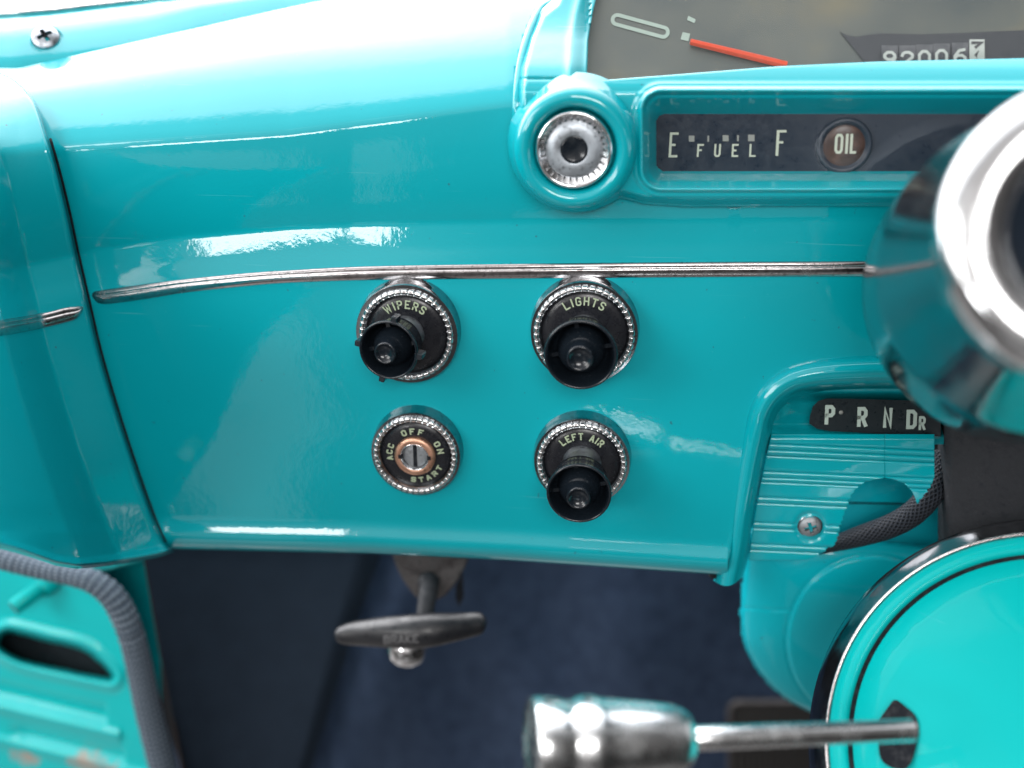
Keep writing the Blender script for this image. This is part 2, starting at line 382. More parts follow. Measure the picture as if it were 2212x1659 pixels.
# ------------------------------------------------------------------ stroke lettering
P_ = [(0, 0), (0, 1), (.72, 1), (1, .86), (1, .6), (.72, .46), (0, .46)]
GL = {
 'O': [('c', [(.25, 0), (.75, 0), (1, .14), (1, .86), (.75, 1), (.25, 1), (0, .86), (0, .14)])],
 'D': [('c', [(0, 0), (.68, 0), (1, .16), (1, .84), (.68, 1), (0, 1)])],
 'C': [('o', [(1, .86), (.8, 1), (.22, 1), (0, .86), (0, .14), (.22, 0), (.8, 0), (1, .14)])],
 'G': [('o', [(1, .86), (.8, 1), (.22, 1), (0, .86), (0, .14), (.22, 0), (.78, 0), (1, .14), (1, .48), (.55, .48)])],
 'E': [('o', [(1, 1), (0, 1), (0, 0), (1, 0)]), ('o', [(0, .5), (.8, .5)])],
 'F': [('o', [(1, 1), (0, 1), (0, 0)]), ('o', [(0, .52), (.8, .52)])],
 'P': [('o', P_)],
 'R': [('o', P_), ('o', [(.5, .46), (1, 0)])],
 'B': [('c', [(0, 0), (0, 1), (.72, 1), (1, .87), (1, .64), (.8, .52), (1, .4), (1, .13), (.72, 0)]), ('o', [(0, .52), (.8, .52)])],
 'S': [('o', [(1, .86), (.8, 1), (.2, 1), (0, .87), (0, .66), (.2, .55), (.8, .45), (1, .34), (1, .13), (.8, 0), (.2, 0), (0, .14)])],
 'T': [('o', [(0, 1), (1, 1)]), ('o', [(.5, 1), (.5, 0)])],
 'I': [('o', [(.5, 0), (.5, 1)])],
 'L': [('o', [(0, 1), (0, 0), (1, 0)])],
 'A': [('o', [(0, 0), (.42, 1), (.58, 1), (1, 0)]), ('o', [(.16, .3), (.84, .3)])],
 'W': [('o', [(0, 1), (.22, 0), (.5, .8), (.78, 0), (1, 1)])],
 'N': [('o', [(0, 0), (0, 1), (1, 0), (1, 1)])],
 'H': [('o', [(0, 0), (0, 1)]), ('o', [(1, 0), (1, 1)]), ('o', [(0, .5), (1, .5)])],
 'K': [('o', [(0, 0), (0, 1)]), ('o', [(1, 1), (.1, .48), (1, 0)])],
 'U': [('o', [(0, 1), (0, .14), (.25, 0), (.75, 0), (1, .14), (1, 1)])],
 '0': [('c', [(.3, 0), (.7, 0), (1, .25), (1, .75), (.7, 1), (.3, 1), (0, .75), (0, .25)])],
 '9': [('o', [(.15, 0), (.6, .08), (1, .5), (1, .78), (.72, 1), (.28, 1), (0, .82), (0, .62), (.28, .45), (.72, .45), (1, .62)])],
 '6': [('o', [(.9, 1), (.4, .92), (0, .5), (0, .22), (.28, 0), (.72, 0), (1, .18), (1, .38), (.72, .55), (.28, .55), (0, .38)])],
 '2': [('o', [(0, .75), (.05, .88), (.3, 1), (.7, 1), (1, .82), (1, .62), (0, .05), (0, 0), (1, 0)])],
 '7': [('o', [(0, 1), (1, 1), (.4, 0)])],
 '1': [('o', [(.25, .8), (.55, 1), (.55, 0)])],
}
def round_poly(pts, closed, k=2):
    pts = [np.array(p, float) for p in pts]
    return pts
def stroke(pts, w, closed):
    """mitred ribbon along a 2-D polyline -> (left side, right side) lists"""
    n = len(pts); L = []; Rr = []
    for i in range(n):
        p = pts[i]
        a = pts[i - 1] if (i or closed) else None
        b = pts[(i + 1) % n] if (i < n - 1 or closed) else None
        def nrm(d):
            d = d / (np.linalg.norm(d) + 1e-12); return np.array([-d[1], d[0]])
        if a is None: nn = nrm(b - p); k = 1
        elif b is None: nn = nrm(p - a); k = 1
        else:
            n1, n2 = nrm(p - a), nrm(b - p); s = n1 + n2
            ls = np.linalg.norm(s)
            if ls < .3: nn, k = n1, 1
            else: nn = s / ls; k = min(1 / max(nn @ n1, .35), 2.2)
        L.append(p + nn * w / 2 * k); Rr.append(p - nn * w / 2 * k)
    return L, Rr
def glyph_geo(ch, w, h, sw, fn, mb, lift=.05):
    """fn(x, y, lift_mm) -> 3-D point; the glyph sits in a w x h box with its origin at lower left"""
    for si, (kind, pts) in enumerate(GL[ch]):
        q = [np.array([sw / 2 + p[0] * (w - sw), sw / 2 + p[1] * (h - sw)]) for p in pts]
        closed = kind == 'c'
        if not closed:                      # square ends reach the box edge
            for e, i2 in ((0, 1), (-1, -2)):
                d = q[e] - q[i2]; d /= (np.linalg.norm(d) + 1e-9)
                if abs(pts[e][1] - round(pts[e][1])) < 1e-6 or abs(pts[e][0] - round(pts[e][0])) < 1e-6: q[e] = q[e] + d * sw / 2 * .98
        L, Rr = stroke(q, sw, closed); n = len(q)
        z = lift + si * .03
        v = [fn(p[0], p[1], z) for p in L] + [fn(p[0], p[1], z) for p in Rr] + [fn(p[0], p[1], 0) for p in L] + [fn(p[0], p[1], 0) for p in Rr]
        f = []
        for i in range(n if closed else n - 1):
            j = (i + 1) % n
            f += [(i, j, n + j, n + i), (2 * n + i, 2 * n + j, j, i), (n + i, n + j, 3 * n + j, 3 * n + i)]
        mb.add(v, f)
def text_arc(txt, r, ang, h, cw, gap, sw, O, axis_fr, hplate, mb, inward=False, lift=.12):
    """letters on a circle, tops outward (or toward the centre when inward)"""
    X, Y, Z = axis_fr
    widths = [(cw * .35 if c == 'I' else cw * 1.3 if c == 'W' else cw * .7 if c == ' ' else cw) for c in txt]
    total = sum(widths) + gap * (len(txt) - 1); s = -total / 2
    for c, w in zip(txt, widths):
        mid = s + w / 2; s += w + gap
        if c == ' ': continue
        a = ang - (mid / r) * (-1 if inward else 1)
        t = Vector((math.sin(a), -math.cos(a))) if not inward else Vector((-math.sin(a), math.cos(a)))
        up = Vector((math.cos(a), math.sin(a))) * (-1 if inward else 1)
        cen = Vector((math.cos(a), math.sin(a))) * r
        def fn(x, y, z, t=t, up=up, cen=cen, w=w):
            q = cen + t * (x - w / 2) + up * (y - h / 2)
            return O + X * (q.x / 1000) + Y * (q.y / 1000) + Z * ((hplate + z) / 1000)
        ww = w if c != 'I' else sw
        if c == 'I':
            def fn2(x, y, z, f0=fn, w=w): return f0(x + w / 2 - sw / 2, y, z)
            glyph_geo(c, sw + .001, h, sw, fn2, mb, lift)
        else: glyph_geo(c, ww, h, sw, fn, mb, lift)
def text_box(ch, x0, y0, x1, y1, sw, yf, mb, shear=0.0, lift=.25):
    """glyph filling a box given in reference pixels on the surface of depth yf(px,py)"""
    w, h = x1 - x0, y1 - y0
    def fn(x, y, z):
        px = x0 + x + shear * y; py = y1 - y
        return P(px, py, yf(px, py) - z)
    glyph_geo(ch, w, h, sw, fn, mb, lift)
def quad_px(pts, yf, mb, lift=.25):
    v = [P(x, y, yf(x, y) - lift) for x, y in pts] + [P(x, y, yf(x, y)) for x, y in pts]; n = len(pts)
    mb.add(v, [tuple(range(n))] + [(i, (i + 1) % n, n + (i + 1) % n, n + i) for i in range(n)])

# ------------------------------------------------------------------ dashboard surface: lean angle per row, integrated to depth
PY = np.arange(-140, 1300, 2.5)
COLS = [40, 619, 1100, 2212]
def kn(name):
    t = dict(top=(172, 42, -60, -60), W=(212, 140, 98, 90), Pp=(302, 262, 200, 200), Q=(352, 322, 290, 290), R=(430, 400, 385, 385),
             S=(560, 478, 470, 470), trim=(648, 582, 570, 563))
    return t[name]
def kx(name, px): return float(np.interp(px, COLS, kn(name)))
TRIM_TOP = [(-300, 760), (0, 680), (205, 632), (400, 603), (619, 583), (800, 575), (1100, 570), (1880, 563), (2600, 560)]
def bottom_edge(px): return float(np.interp(px, [-100, 370, 800, 1100, 1545, 1572, 1600, 1640, 1700, 2600], [1180, 1186, 1196, 1211, 1241, 1243, 1000, 850, 800, 790]))
def lean(px, py):
    tr = float(interp(px, TRIM_TOP)); be = float(np.interp(px, [-100, 370, 800, 1100, 1545, 2600], [1180, 1186, 1196, 1211, 1241, 1290]))
    fl = float(np.interp(px, [0, 760, 1100, 2600], [17, 17, 7, 4]))
    k = [(kx('top', px) - 60, 76), (kx('top', px), 72), (kx('W', px), 55.5), (kx('Pp', px), 38), (kx('Pp', px) + 16, 30), (kx('Pp', px) + 34, 4), (kx('R', px), -4), (kx('S', px), -11),
         (tr - 98, -10), (tr - 84, 4 + (fl - 4) * .6), (tr - 44, 4 + (fl - 4) * .78), (tr - 28, fl + 2), (tr - 6, fl + 1), (tr + 30, 5), (tr + 45, 7), (be - 260, 5), (be - 75, 3), (be - 56, 20.5), (be - 40, 25), (be - 26, 0), (be - 12, -30), (be, -45)]
    return np.interp(py, [a for a, _ in k], [b for _, b in k])
def integrate(px, pys, afun, ref_py, ref_y):
    """walk the surface up and down the column px from (ref_py, ref_y)"""
    pys = np.asarray(pys, float); ys = np.zeros(len(pys)); i0 = int(np.argmin(abs(pys - ref_py)))
    p0 = P(px, float(pys[i0]), ref_y); ys[i0] = ref_y
    for rng in (range(i0 - 1, -1, -1), range(i0 + 1, len(pys))):
        p = p0.copy(); prev = pys[i0]
        for i in rng:
            a = rad(float(afun(px, (pys[i] + prev) / 2))); n = Vector((0, -math.cos(a), math.sin(a)))
            d = ray(px, float(pys[i])); t = n.dot(p - CAM_C) / n.dot(d)
            p = CAM_C + d * t; ys[i] = p.y * 1000; prev = pys[i]
    return ys
PXS = np.concatenate([np.arange(-320, 1700, 20), np.arange(1700, 2700, 60)]).astype(float)
YD = np.array([integrate(x, PY, lean, 700, 0.0) for x in PXS])
def ydash(px, py):
    px = np.asarray(px, float); py = np.asarray(py, float)
    fx = np.interp(px, PXS, np.arange(len(PXS))); i = np.clip(fx.astype(int), 0, len(PXS) - 2); tx = fx - i
    tx = tx
    fy = np.clip((py - PY[0]) / 2.5, 0, len(PY) - 1.001); j = fy.astype(int); ty = fy - j
    a = YD[i, j] * (1 - ty) + YD[i, j + 1] * ty; b = YD[i + 1, j] * (1 - ty) + YD[i + 1, j + 1] * ty
    return a * (1 - tx) + b * tx
def yd(px, py): return float(ydash(px, py))

OUT = [(1250, -200), (1222, -60), (1194, 0), (1163, 24), (1138, 78), (1121, 146), (1114, 224), (1114, 294), (1121, 350), (1146, 398), (1182, 426), (1236, 438), (1300, 430), (1345, 428), (1392, 440), (1480, 446), (2700, 440), (2700, -200)]
dash = thing('dashboard', 'glossy turquoise painted steel dashboard panel with chrome trim strips, filling most of the picture', 'dashboard', P(700, 900, 20))
# pressed panel
xs = np.unique(np.concatenate([np.arange(-80, 1560, 9), np.arange(1560, 1720, 3), np.arange(1720, 2640, 20)])).astype(float)
nr = 420; vs = []
for x in xs:
    t0 = kx('top', x) - 25; be = bottom_edge(x)
    r = np.linspace(t0, be, nr); vs.append(V(np.full(nr, x), r, ydash(x, r) + 45 * sm(polysdf(np.full(nr, x), r, OUT), 4, 12)))
vs = np.array(vs)
# rolled return under the bottom edge
ret = []
for x, col in zip(xs, vs):
    be = bottom_edge(x); last = col[-1].copy()
    ret.append([last + np.array([0, .010, .000]), last + np.array([0, .012, .010])])
ret = np.array(ret); allv = np.concatenate([vs, ret], axis=1); nrr = nr + 2
mk('panel', allv.reshape(-1, 3), gridf(len(xs), nrr), M['paint'], dash)

# end panel, left, lapped over the main panel
E_PTS = [(150, -30), (156, 0), (166, 25), (178, 45), (200, 66), (230, 84), (290, 104), (370, 127), (460, 149), (540, 166), (640, 189), (760, 217), (880, 252), (1000, 291), (1110, 330), (1165, 354), (1192, 374)]
ex = smoothpath([(q[0], q[1]) for q in E_PTS], 6)
def edge_x(py): return float(np.interp(py, [q[0] for q in ex], [q[1] for q in ex]))
def end_bottom(px): return float(interp(px, [(-320, 1120), (-60, 1164), (0, 1183), (40, 1194), (80, 1208), (120, 1222), (165, 1229), (230, 1223), (300, 1212), (345, 1203), (375, 1193)]))
rows = np.concatenate([np.array([135, 141, 146, 150, 153]), np.linspace(156, 1150, 170)]); ncx = 70
def end_depth(px, py, e):
    s = e - px                                     # pixels inside the lapped edge
    base = ydash(np.clip(px, -300, 2000), np.minimum(py, 1090))
    roll = 14 * (1 - sm(s, -1, 13)) ** 1.5
    k = np.interp(py, [150, 300, 700, 1150], [.06, .13, .24, .30])
    return base - 10.0 - k * np.maximum(s - 14, 0) * np.clip(s / 180, .62, 1.1) + roll
vv = []
allrows = []
for py in rows: allrows.append(('r', py))
for row in rows:
    e = edge_x(max(row, 150)) if row >= 150 else -30 - (150 - row) * 4
    u = np.linspace(0, 1, ncx) ** .6; x = -320 + (e + 320) * u
    vv.append(V(x, np.full(ncx, row), end_depth(x, np.full(ncx, row), e)))
# below 1150 the rows bend to follow the scalloped bottom edge
for k, t in enumerate(np.linspace(0.04, 1, 26)):
    u = np.linspace(0, 1, ncx) ** .6
    x0 = -320 + (edge_x(1150) + 320) * u; xe = -320 + (376 + 320) * u; x = x0 + (xe - x0) * t
    eb = np.array([end_bottom(q) for q in x]); y = 1150 + (eb - 1150) * t
    e = edge_x(1150) + (376 - edge_x(1150)) * t
    d = eb - y                                      # pixels above the lip
    lip = -3.2 * sm(d, 26, 10) + 9 * (1 - sm(d, -1, 9))
    vv.append(V(x, y, end_depth(x, y, e) + lip))
vv = np.array(vv)
endp = mk('end_panel', vv.reshape(-1, 3), gridf(len(vv), ncx), M['paint'], dash)
def edge_surf(px, py): return float(end_depth(np.array(px, float), np.array(py, float), edge_x(py)))

sp_ = [P(edge_x(y) + 2, y, yd(edge_x(y), y) - .2) for y in np.linspace(300, 1170, 90)]
v, f, _ = tube(sp_, [.0006] * len(sp_), 8); mk('seam_shade', v, f, M['void'], dash)  # black tube imitates the shade along the lapped edge
def molding(name, st, yfun, mat, parent, h=1.9, n=22, ridges=True):
    """st: stations (px, top py, bottom py, height scale) -> a ridged strip lying on the surface"""
    v = []
    for (x, t, b, hs) in st:
        for k in range(n + 1):
            s = k / n; py = t + (b - t) * s
            prof = math.sin(PI * s) ** .32
            if ridges: prof *= 1 - .30 * math.exp(-((s - .36) / .07) ** 2)
            v.append(P(x, py, yfun(x, py) - h * hs * prof + .4))
    return mk(name, v, gridf(len(st), n + 1), mat, parent)
st = []
TB = [(198, 634, 640, .1), (204, 629, 648, .7), (214, 627, 656, 1), (240, 623, 657, 1.05), (320, 612, 646, 1), (400, 602, 633, 1), (520, 590, 620, 1), (619, 583, 612, 1), (800, 574, 606, 1), (1100, 569, 603, 1), (1500, 565, 600, 1), (1890, 563, 598, 1), (2300, 560, 596, 1), (2600, 560, 596, 1)]
for q in smoothpath(TB, 8): st.append(tuple(q))
molding('chrome_trim', st, yd, M['trim'], dash)
TB = [(-300, 746, 785, 1), (-60, 700, 738, 1), (0, 691, 727, 1), (90, 676, 710, 1), (140, 664, 698, 1), (165, 661, 690, 1), (176, 661, 676, .7), (181, 664, 668, .1)]
molding('chrome_trim', [tuple(q) for q in smoothpath(TB, 6)], edge_surf, M['trim'], endp)

# ------------------------------------------------------------------ windscreen cowl strip behind the top of the dashboard
cowl = thing('windscreen_cowl', 'turquoise cowl strip with a cross-head screw, behind the dashboard top at upper left', 'cowl', P(300, 60, 150))
def cowl_low(px): return kx('top', px)
def cowl_up(px): return float(interp(px, [(-300, 45), (0, 32), (112, 23), (308, 0), (700, -40), (1200, -110)]))
cv = []; cx = np.arange(-100, 1140, 14.0); NCR = 44
def teal_line(px): return float(interp(px, [(-100, 135), (0, 129), (137, 120), (308, 95), (420, 64), (619, 33), (900, -25), (1200, -80)]))
def cl(px, py):
    tl = teal_line(px)
    return np.interp(py, [cowl_up(px) - 20, cowl_up(px) + 8, tl - 40, tl - 4, tl + 6, tl + 60], [72, 70, 48, 40, 30, 16])
COWL = {}
for x in cx:
    rws = np.linspace(cowl_low(x) + 22, cowl_up(x) - 4, NCR)
    rws = np.sort(rws); ys = integrate(x, rws, cl, rws[-1], yd(x, cowl_low(x)) + 12)
    COWL[x] = (rws, ys); cv.append(V(np.full(NCR, x), rws, ys))
mk('strip', np.array(cv).reshape(-1, 3), gridf(len(cx), NCR), M['paint'], cowl)
def ycowl(px, py):
    x = min(COWL, key=lambda q: abs(q - px)); return float(np.interp(py, *COWL[x]))
v = []; stn = np.arange(-100, 760, 20.0)
for x in stn:
    u = cowl_up(x)
    for k in range(13):
        s = k / 12; py = u + 1 - 42 * s + (0 if s else 2)
        v.append(P(x, py, ycowl(x, u) - 2 + 30 * s + 0 - 5 * math.sin(PI * min(1, s * 3))))
mk('chrome_molding', v, gridf(len(stn), 13), M['chrome'], cowl)

def screw(px, py, y, r, axis, parent, mat=None, slot=.9, twist=.3):
    """domed cross-head screw: real recess cut as a lowered cross"""
    O = P(px, py, y); X, Y, Z = frame_of(axis); n = 112; v = []; f = []; rings = 44
    for i in range(rings + 1):
        t = i / rings
        for k in range(n):
            a = 2 * PI * k / n; rr = r * t
            x, yy = rr * math.cos(a - twist), rr * math.sin(a - twist)
            hgt = .42 * r * math.sqrt(max(0, 1 - (t * .97) ** 2)) if t < 1 else 0
            arm = .15 * r
            inx = (abs(x) < arm and abs(yy) < .55 * r) or (abs(yy) < arm and abs(x) < .55 * r)
            if inx: hgt -= .62 * r * (1 - .5 * t)
            q = rr / 1000
            v.append(O + X * (math.cos(a) * q) + Y * (math.sin(a) * q) + Z * (hgt / 1000))
    f = [(i * n + k, i * n + (k + 1) % n, (i + 1) * n + (k + 1) % n, (i + 1) * n + k) for i in range(rings) for k in range(n)]
    def inc(k, i):
        a = 2 * PI * k / n; rr = r * i / rings; x, yy = rr * math.cos(a - twist), rr * math.sin(a - twist)
        return (abs(x) < .15 * r and abs(yy) < .55 * r) or (abs(yy) < .15 * r and abs(x) < .55 * r)
    fm_ = [1 if inc(k + .5, i + .5) else 0 for i in range(rings) for k in range(n)]  # recess faces coloured black in place of shade in the cross
    return mk('screw', v, f, None, parent, mats=[mat or M['chrome'], M['rubber']], fm=fm_, sharp=30)
screw(99, 82, ycowl(99, 82) - 1.0, 6.7, (.25, -.72, .62), cowl, M['alu'], twist=.5)
v, f = lathe([(8.2, -.2), (8.0, .5), (7.4, .6), (6.9, -.1)], P(101, 85, ycowl(101, 85)), (.25, -.72, .62), 48)
mk('screw_cup', v, f, M['paint'], cowl)

# ------------------------------------------------------------------ instrument cluster
clu = thing('instrument_cluster', 'turquoise instrument housing with grey speedometer, odometer, fuel gauge and OIL lamp', 'instrument cluster', P(1700, 250, 10))
HB = [(-140, 62), (-60, 50), (0, 40), (60, 27), (100, 15.5), (130, 7), (150, 2.2), (172, -1.5), (195, -4.5), (230, -6), (440, -8), (470, -8)]
hbs = smoothpath(HB, 8)
def hbase(py): return np.interp(py, [q[0] for q in hbs], [q[1] for q in hbs])
def spx(py): return np.interp(py, [-140, 0, 28, 84, 150, 200], [1330, 1286, 1279, 1269, 1265, 1264])
def spy(px): return np.interp(px, [1200, 1269, 1450, 1681, 1901, 2212, 2700], [181, 177, 163, 144.5, 134, 127, 120])
def ydial(py): return 17 + (180 - py) * .16
hx = np.arange(1096, 2500, 2.9); hy = np.arange(-66, 462, 2.0)
CX_, CY_ = np.meshgrid(hx, hy)
GX = CX_ + np.exp(-((CX_ - 1270) / 45) ** 2) * (spx(CY_) - 1270) * (1 - sm(CY_, 150, 190))
GY = CY_ + np.exp(-((CY_ - 150) / 45) ** 2) * (spy(GX) - 150)
RX_, RY_ = CX_, CY_

so = polysdf(GX, GY, OUT)
Hh = hbase(GY)
# shoulder at the outer edge
Hh = Hh + 9 * (1 - sm(so, 2, 22)) ** 2
# gauge frame: bead, then funnel down to the window
fr = rrsdf(GX, GY, 1384, 193, 2900, 410, 46)
Hh = Hh - 3.2 * np.exp(-((fr - 1) / 7) ** 2) + 1.2 * np.exp(-((fr - 12) / 4) ** 2) - .8 * np.exp(-((fr + 12) / 4) ** 2)
win = rrsdf(GX, GY, 1418, 247, 2900, 371, 20)
dout = np.clip(fr, 0, None); fun = np.where(fr > 12, 1 - np.clip(-win / (np.maximum(dout - 12, 0) - win + 1e-6), 0, 1), 0)
fun = np.where(win > 0, 1, fun)
Hh = Hh + fun * 15
Hh = np.where(win > 1.2, Hh + 12, Hh)
# speedometer opening
sd = np.minimum(GX - spx(GY), spy(GX) - GY); inop = (RX_ > 1270.5) & (RY_ < 149.5)
lip = np.exp(-((sd + 34) / 9) ** 2) * (GY < 190) * (GX < 1300)
Hh = Hh - 1.6 * lip
Hh = Hh + 3.5 * sm(sd, -26, 0) * (GX < 1275)
Hh = np.where(inop, ydial(GY) + 6, Hh)
# joint between the top hood and the lower housing
jl = np.abs(GY - (170 + (GX - 1128) * .0)); Hh = Hh + np.where((GX < 1226), 1.6 * np.exp(-(jl / 1.8) ** 2), 0)
Hh = Hh + (np.maximum(ydash(GX, GY) + 8, Hh + 14) - Hh) * (1 - sm(so, -7, .5))
hv = V(GX, GY, Hh)
mk('housing', hv.reshape(-1, 3), gridf(len(hy), len(hx)), M['paint'], clu)
# black tube put in for the shaded gap between housing and dash
jp = smoothpath([(q[0] - 2, q[1]) for q in OUT[1:11]], 6)
pts = [P(q[0], q[1], yd(q[0], q[1]) + .6) for q in jp]
v, f, _ = tube(pts, [.0006] * len(pts), 8); mk('joint_gap_shade', v, f, M['void'], clu)
pts = [P(q[0] + 5, q[1], yd(q[0], q[1]) - 1.0) for q in jp]; v, f, _ = tube(pts, [.0021] * len(pts), 12); mk('joint_lip', v, f, M['paint'], clu)
# speedometer
dx = np.linspace(1240, 2500, 60); dy = np.linspace(-100, 190, 20); DX, DY = np.meshgrid(dx, dy)
sp_d = mk('speedometer_dial', V(DX, DY, ydial(DY)).reshape(-1, 3), gridf(20, 60), M['dial'], clu)
fd = lambda x, y: float(ydial(y))
mb = MB()
c0 = np.array([1383, 56.]); u = np.array([math.cos(.262), math.sin(.262)]); nrm_ = np.array([-u[1], u[0]])
loop = []
for k in range(24):
    a = 2 * PI * k / 24; s = 1 if math.cos(a) > 0 else -1
    loop.append(c0 + u * (51 * s + 10.5 * math.cos(a)) + nrm_ * (10.5 * math.sin(a)))
L, Rr = stroke(loop, 8, True); n = len(loop)
mb.add([P(p[0], p[1], fd(*p) - .3) for p in L] + [P(p[0], p[1], fd(*p) - .3) for p in Rr], [(i, (i + 1) % n, n + (i + 1) % n, n + i) for i in range(n)])
mb.build('speed_numeral', M['ink_speed'], sp_d)
mb = MB(); quad_px([(1487, 34), (1503, 42), (1500, 50), (1484, 43)][::1], fd, mb); quad_px([(1475, 69), (1491, 73), (1487, 89), (1470, 85)], fd, mb)
mb.build('speed_marks', M['ink_speed'], sp_d)
mb = MB()
a, b = (1491, 90), (1700, 141); w = 8
nv = Vector((b[1] - a[1], -(b[0] - a[0]))).normalized()
sec = [(-1, -1.2), (-.9, -2.2), (0, -2.8), (.9, -2.2), (1, -1.2)]
vv_ = []
for (x, y, ww) in ((a[0], a[1], 5.5), (a[0] + 3, a[1] + 1, 7), ((a[0] + b[0]) / 2, (a[1] + b[1]) / 2, 8), (b[0], b[1], 8.5)):
    for s, hgt in sec: vv_.append(P(x + nv.x * ww * s, y + nv.y * ww * s, fd(x, y) + hgt))
mb.add(vv_, gridf(4, 5)); mb.build('needle', M['needle'], clu, sharp=20)
# odometer: dark recess with six digit wheels
odo = mk('odometer', *(lambda g: (V(g[0], g[1], ydial(g[1]) - .6 + 0 * g[0]).reshape(-1, 3), gridf(2, 2)))(np.meshgrid([1812, 2500], [66, 175])), M['odo'], clu, smooth=False)
bpy.data.objects.remove(odo)
OD = [(1815, 69), (1830, 76), (1852, 80), (1866, 76), (1900, 72), (1990, 74), (2100, 70), (2212, 65), (2500, 60), (2500, 175), (1905, 175), (1872, 140), (1850, 112), (1832, 90)]
mb = MB(); nO = len(OD)
mb.add([P(x, y, fd(x, y) - .5) for x, y in OD] + [P(x, y, fd(x, y) + .5) for x, y in OD], [tuple(range(nO))] + [(i, (i + 1) % nO, nO + (i + 1) % nO, nO + i) for i in range(nO)])
odo = mb.build('odometer', M['odo'], clu, smooth=False)
def wheel(x0, x1, y0, mat, dig, ink, ddy=0, col='digit_wheel'):
    v = []; 
    for k in range(11):
        s = k / 10; py = y0 - 8 + 56 * s; h = 1.6 * math.sin(PI * s)
        for x in (x0, x1): v.append(P(x, py, fd(x, py) - .7 - h))
    w_ = mk(col, v, gridf(11, 2), mat, odo)
    mbd = MB()
    for d, (a0, b0, a1, b1) in dig:
        text_box(d, a0, b0, a1, b1, 6.2, lambda x, y: fd(x, y) - .7 - 1.6 * math.sin(PI * min(1, max(0, (y - y0 + 8) / 56))), mbd, lift=.2)
    mbd.build('digit', ink, w_)
for (d, x0, y0) in (('9', 1908, 110), ('2', 1946, 110), ('0', 1983, 108), ('0', 2020, 106), ('6', 2060, 104)):
    wheel(x0 - 4, x0 + 32, y0 - 4, M['odo'], [(d, (x0, y0, x0 + 28, y0 + 34))], M['ink_odo'])
wheel(2094, 2127, 93, M['ink_odo'], [('7', (2098, 89, 2123, 104)), ('1', (2100, 112, 2122, 146))], M['ink_black'])
# speedometer lens
sx = np.linspace(1250, 2500, 12); sy = np.linspace(-100, 178, 8); SX, SY = np.meshgrid(sx, sy)
mk('lens', V(SX, SY, ydial(SY) - 6).reshape(-1, 3), gridf(8, 12), M['glass'], sp_d)
# gauge window
gy0 = float(hbase(300)) + 15.2 
fg = lambda x, y: gy0
mb = MB(); GW = [(1408, 236), (2500, 236), (2500, 382), (1408, 382)]
mb.add([P(x, y, gy0) for x, y in GW], [(0, 1, 2, 3)]); gp = mb.build('gauge_face', M['gauge'], clu, smooth=False)
mb = MB()
def thick_glyph(ch, x0, y0, x1, y1, sw): text_box(ch, x0, y0, x1, y1, sw, fg, mb, shear=.06)
thick_glyph('E', 1444, 286, 1463, 340, 5.0)
for c, x in zip('FUEL', (1505, 1542, 1580, 1618)): thick_glyph(c, x, 311, x + 14, 339, 4.0)
thick_glyph('F', 1675, 281, 1696, 336, 5.0)
for (x0, x1, ch) in ((1446, 1449.5, 0), (1677, 1681, 0)):
    quad_px([(x0 + 3, 286), (x1 + 3, 286), (x1, 337), (x0, 337)], fg, mb, .35)
mb.build('gauge_lettering', M['ink_gauge'], gp)
mb = MB()
for x0, x1, y0, y1 in ((1488, 1500, 293, 306), (1528, 1532, 293, 306), (1561, 1574, 292, 305), (1592, 1596, 292, 305), (1616, 1630, 291, 305)):
    quad_px([(x0, y0), (x1, y0), (x1, y1), (x0, y1)], fg, mb)
mb.build('gauge_marks', M['ink_dim'], gp)
s_ = mmpx(gy0) * 1000
ax = (0, -1, 0)
v, f = lathe([(54 * s_, 0), (53 * s_, 1.3), (49 * s_, 2.0), (44 * s_, 1.6), (42 * s_, .6), (39 * s_, .3)], P(1823, 314, gy0), ax, 64)
oil = mk('oil_lamp', v, f, M['gauge'], clu)
v, f = lathe([(40 * s_, .35), (36 * s_, .9), (20 * s_, 1.2), (.01, 1.3)], P(1823, 314, gy0), ax, 48)
mk('lamp_lens', v, f, M['oil'], oil)
mb = MB()
for c, x0, x1 in (('O', 1802, 1820), ('I', 1825, 1831), ('L', 1835, 1849)):
    text_box(c, x0, 289, x1, 332, 5.6, lambda x, y: gy0 - 1.4, mb, shear=.06)
mb.build('lamp_lettering', M['ink_gauge'], oil)
mk('lens', V(*np.meshgrid([1412, 2500], [240, 378]), np.full((2, 2), gy0 - 3.5)).reshape(-1, 3), [(0, 1, 3, 2)], M['glass'], gp, smooth=False)

# round boss + knurled dial set in it
BO = P(1243, 316, float(hbase(320)) + 2); k = mmpx(-8) * 1000
v, f = lathe([(30.0, -6), (28.0, -1), (26.6, 2.5), (25.8, 6), (25.0, 8.5), (23.4, 10.6), (21.2, 11.4), (19.2, 10.8), (17.8, 9), (17.2, 6), (16.8, 3), (.01, 3)], BO, ax, 96)
mk('dial_boss', v, f, M['paint'], clu)
def knurl_ring(O, axis, R, h, rc, n, name, mat, parent, sub=12, groove=.2, gw=1):
    """a rope-like ring: rounded section pinched at every groove"""
    X, Y, Z = frame_of(axis); v = []; ns = n * sub; m = 12
    for q in range(ns):
        a = 2 * PI * q / ns; ph = q % sub
        g = groove if ph == 0 else (.78 if ph in (1, sub - 1) else .98 if ph in (2, sub - 2) else 1.0)
        for j in range(m):
            b = 2 * PI * j / m
            rr = R + math.cos(b) * rc * g; hh = h + math.sin(b) * rc * g * .9
            v.append(O + (X * math.cos(a) + Y * math.sin(a)) * (rr / 1000) + Z * (hh / 1000))
    f = [(q * m + j, q * m + (j + 1) % m, ((q + 1) % ns) * m + (j + 1) % m, ((q + 1) % ns) * m + j) for q in range(ns) for j in range(m)]
    return mk(name, v, f, mat, parent, sharp=50)
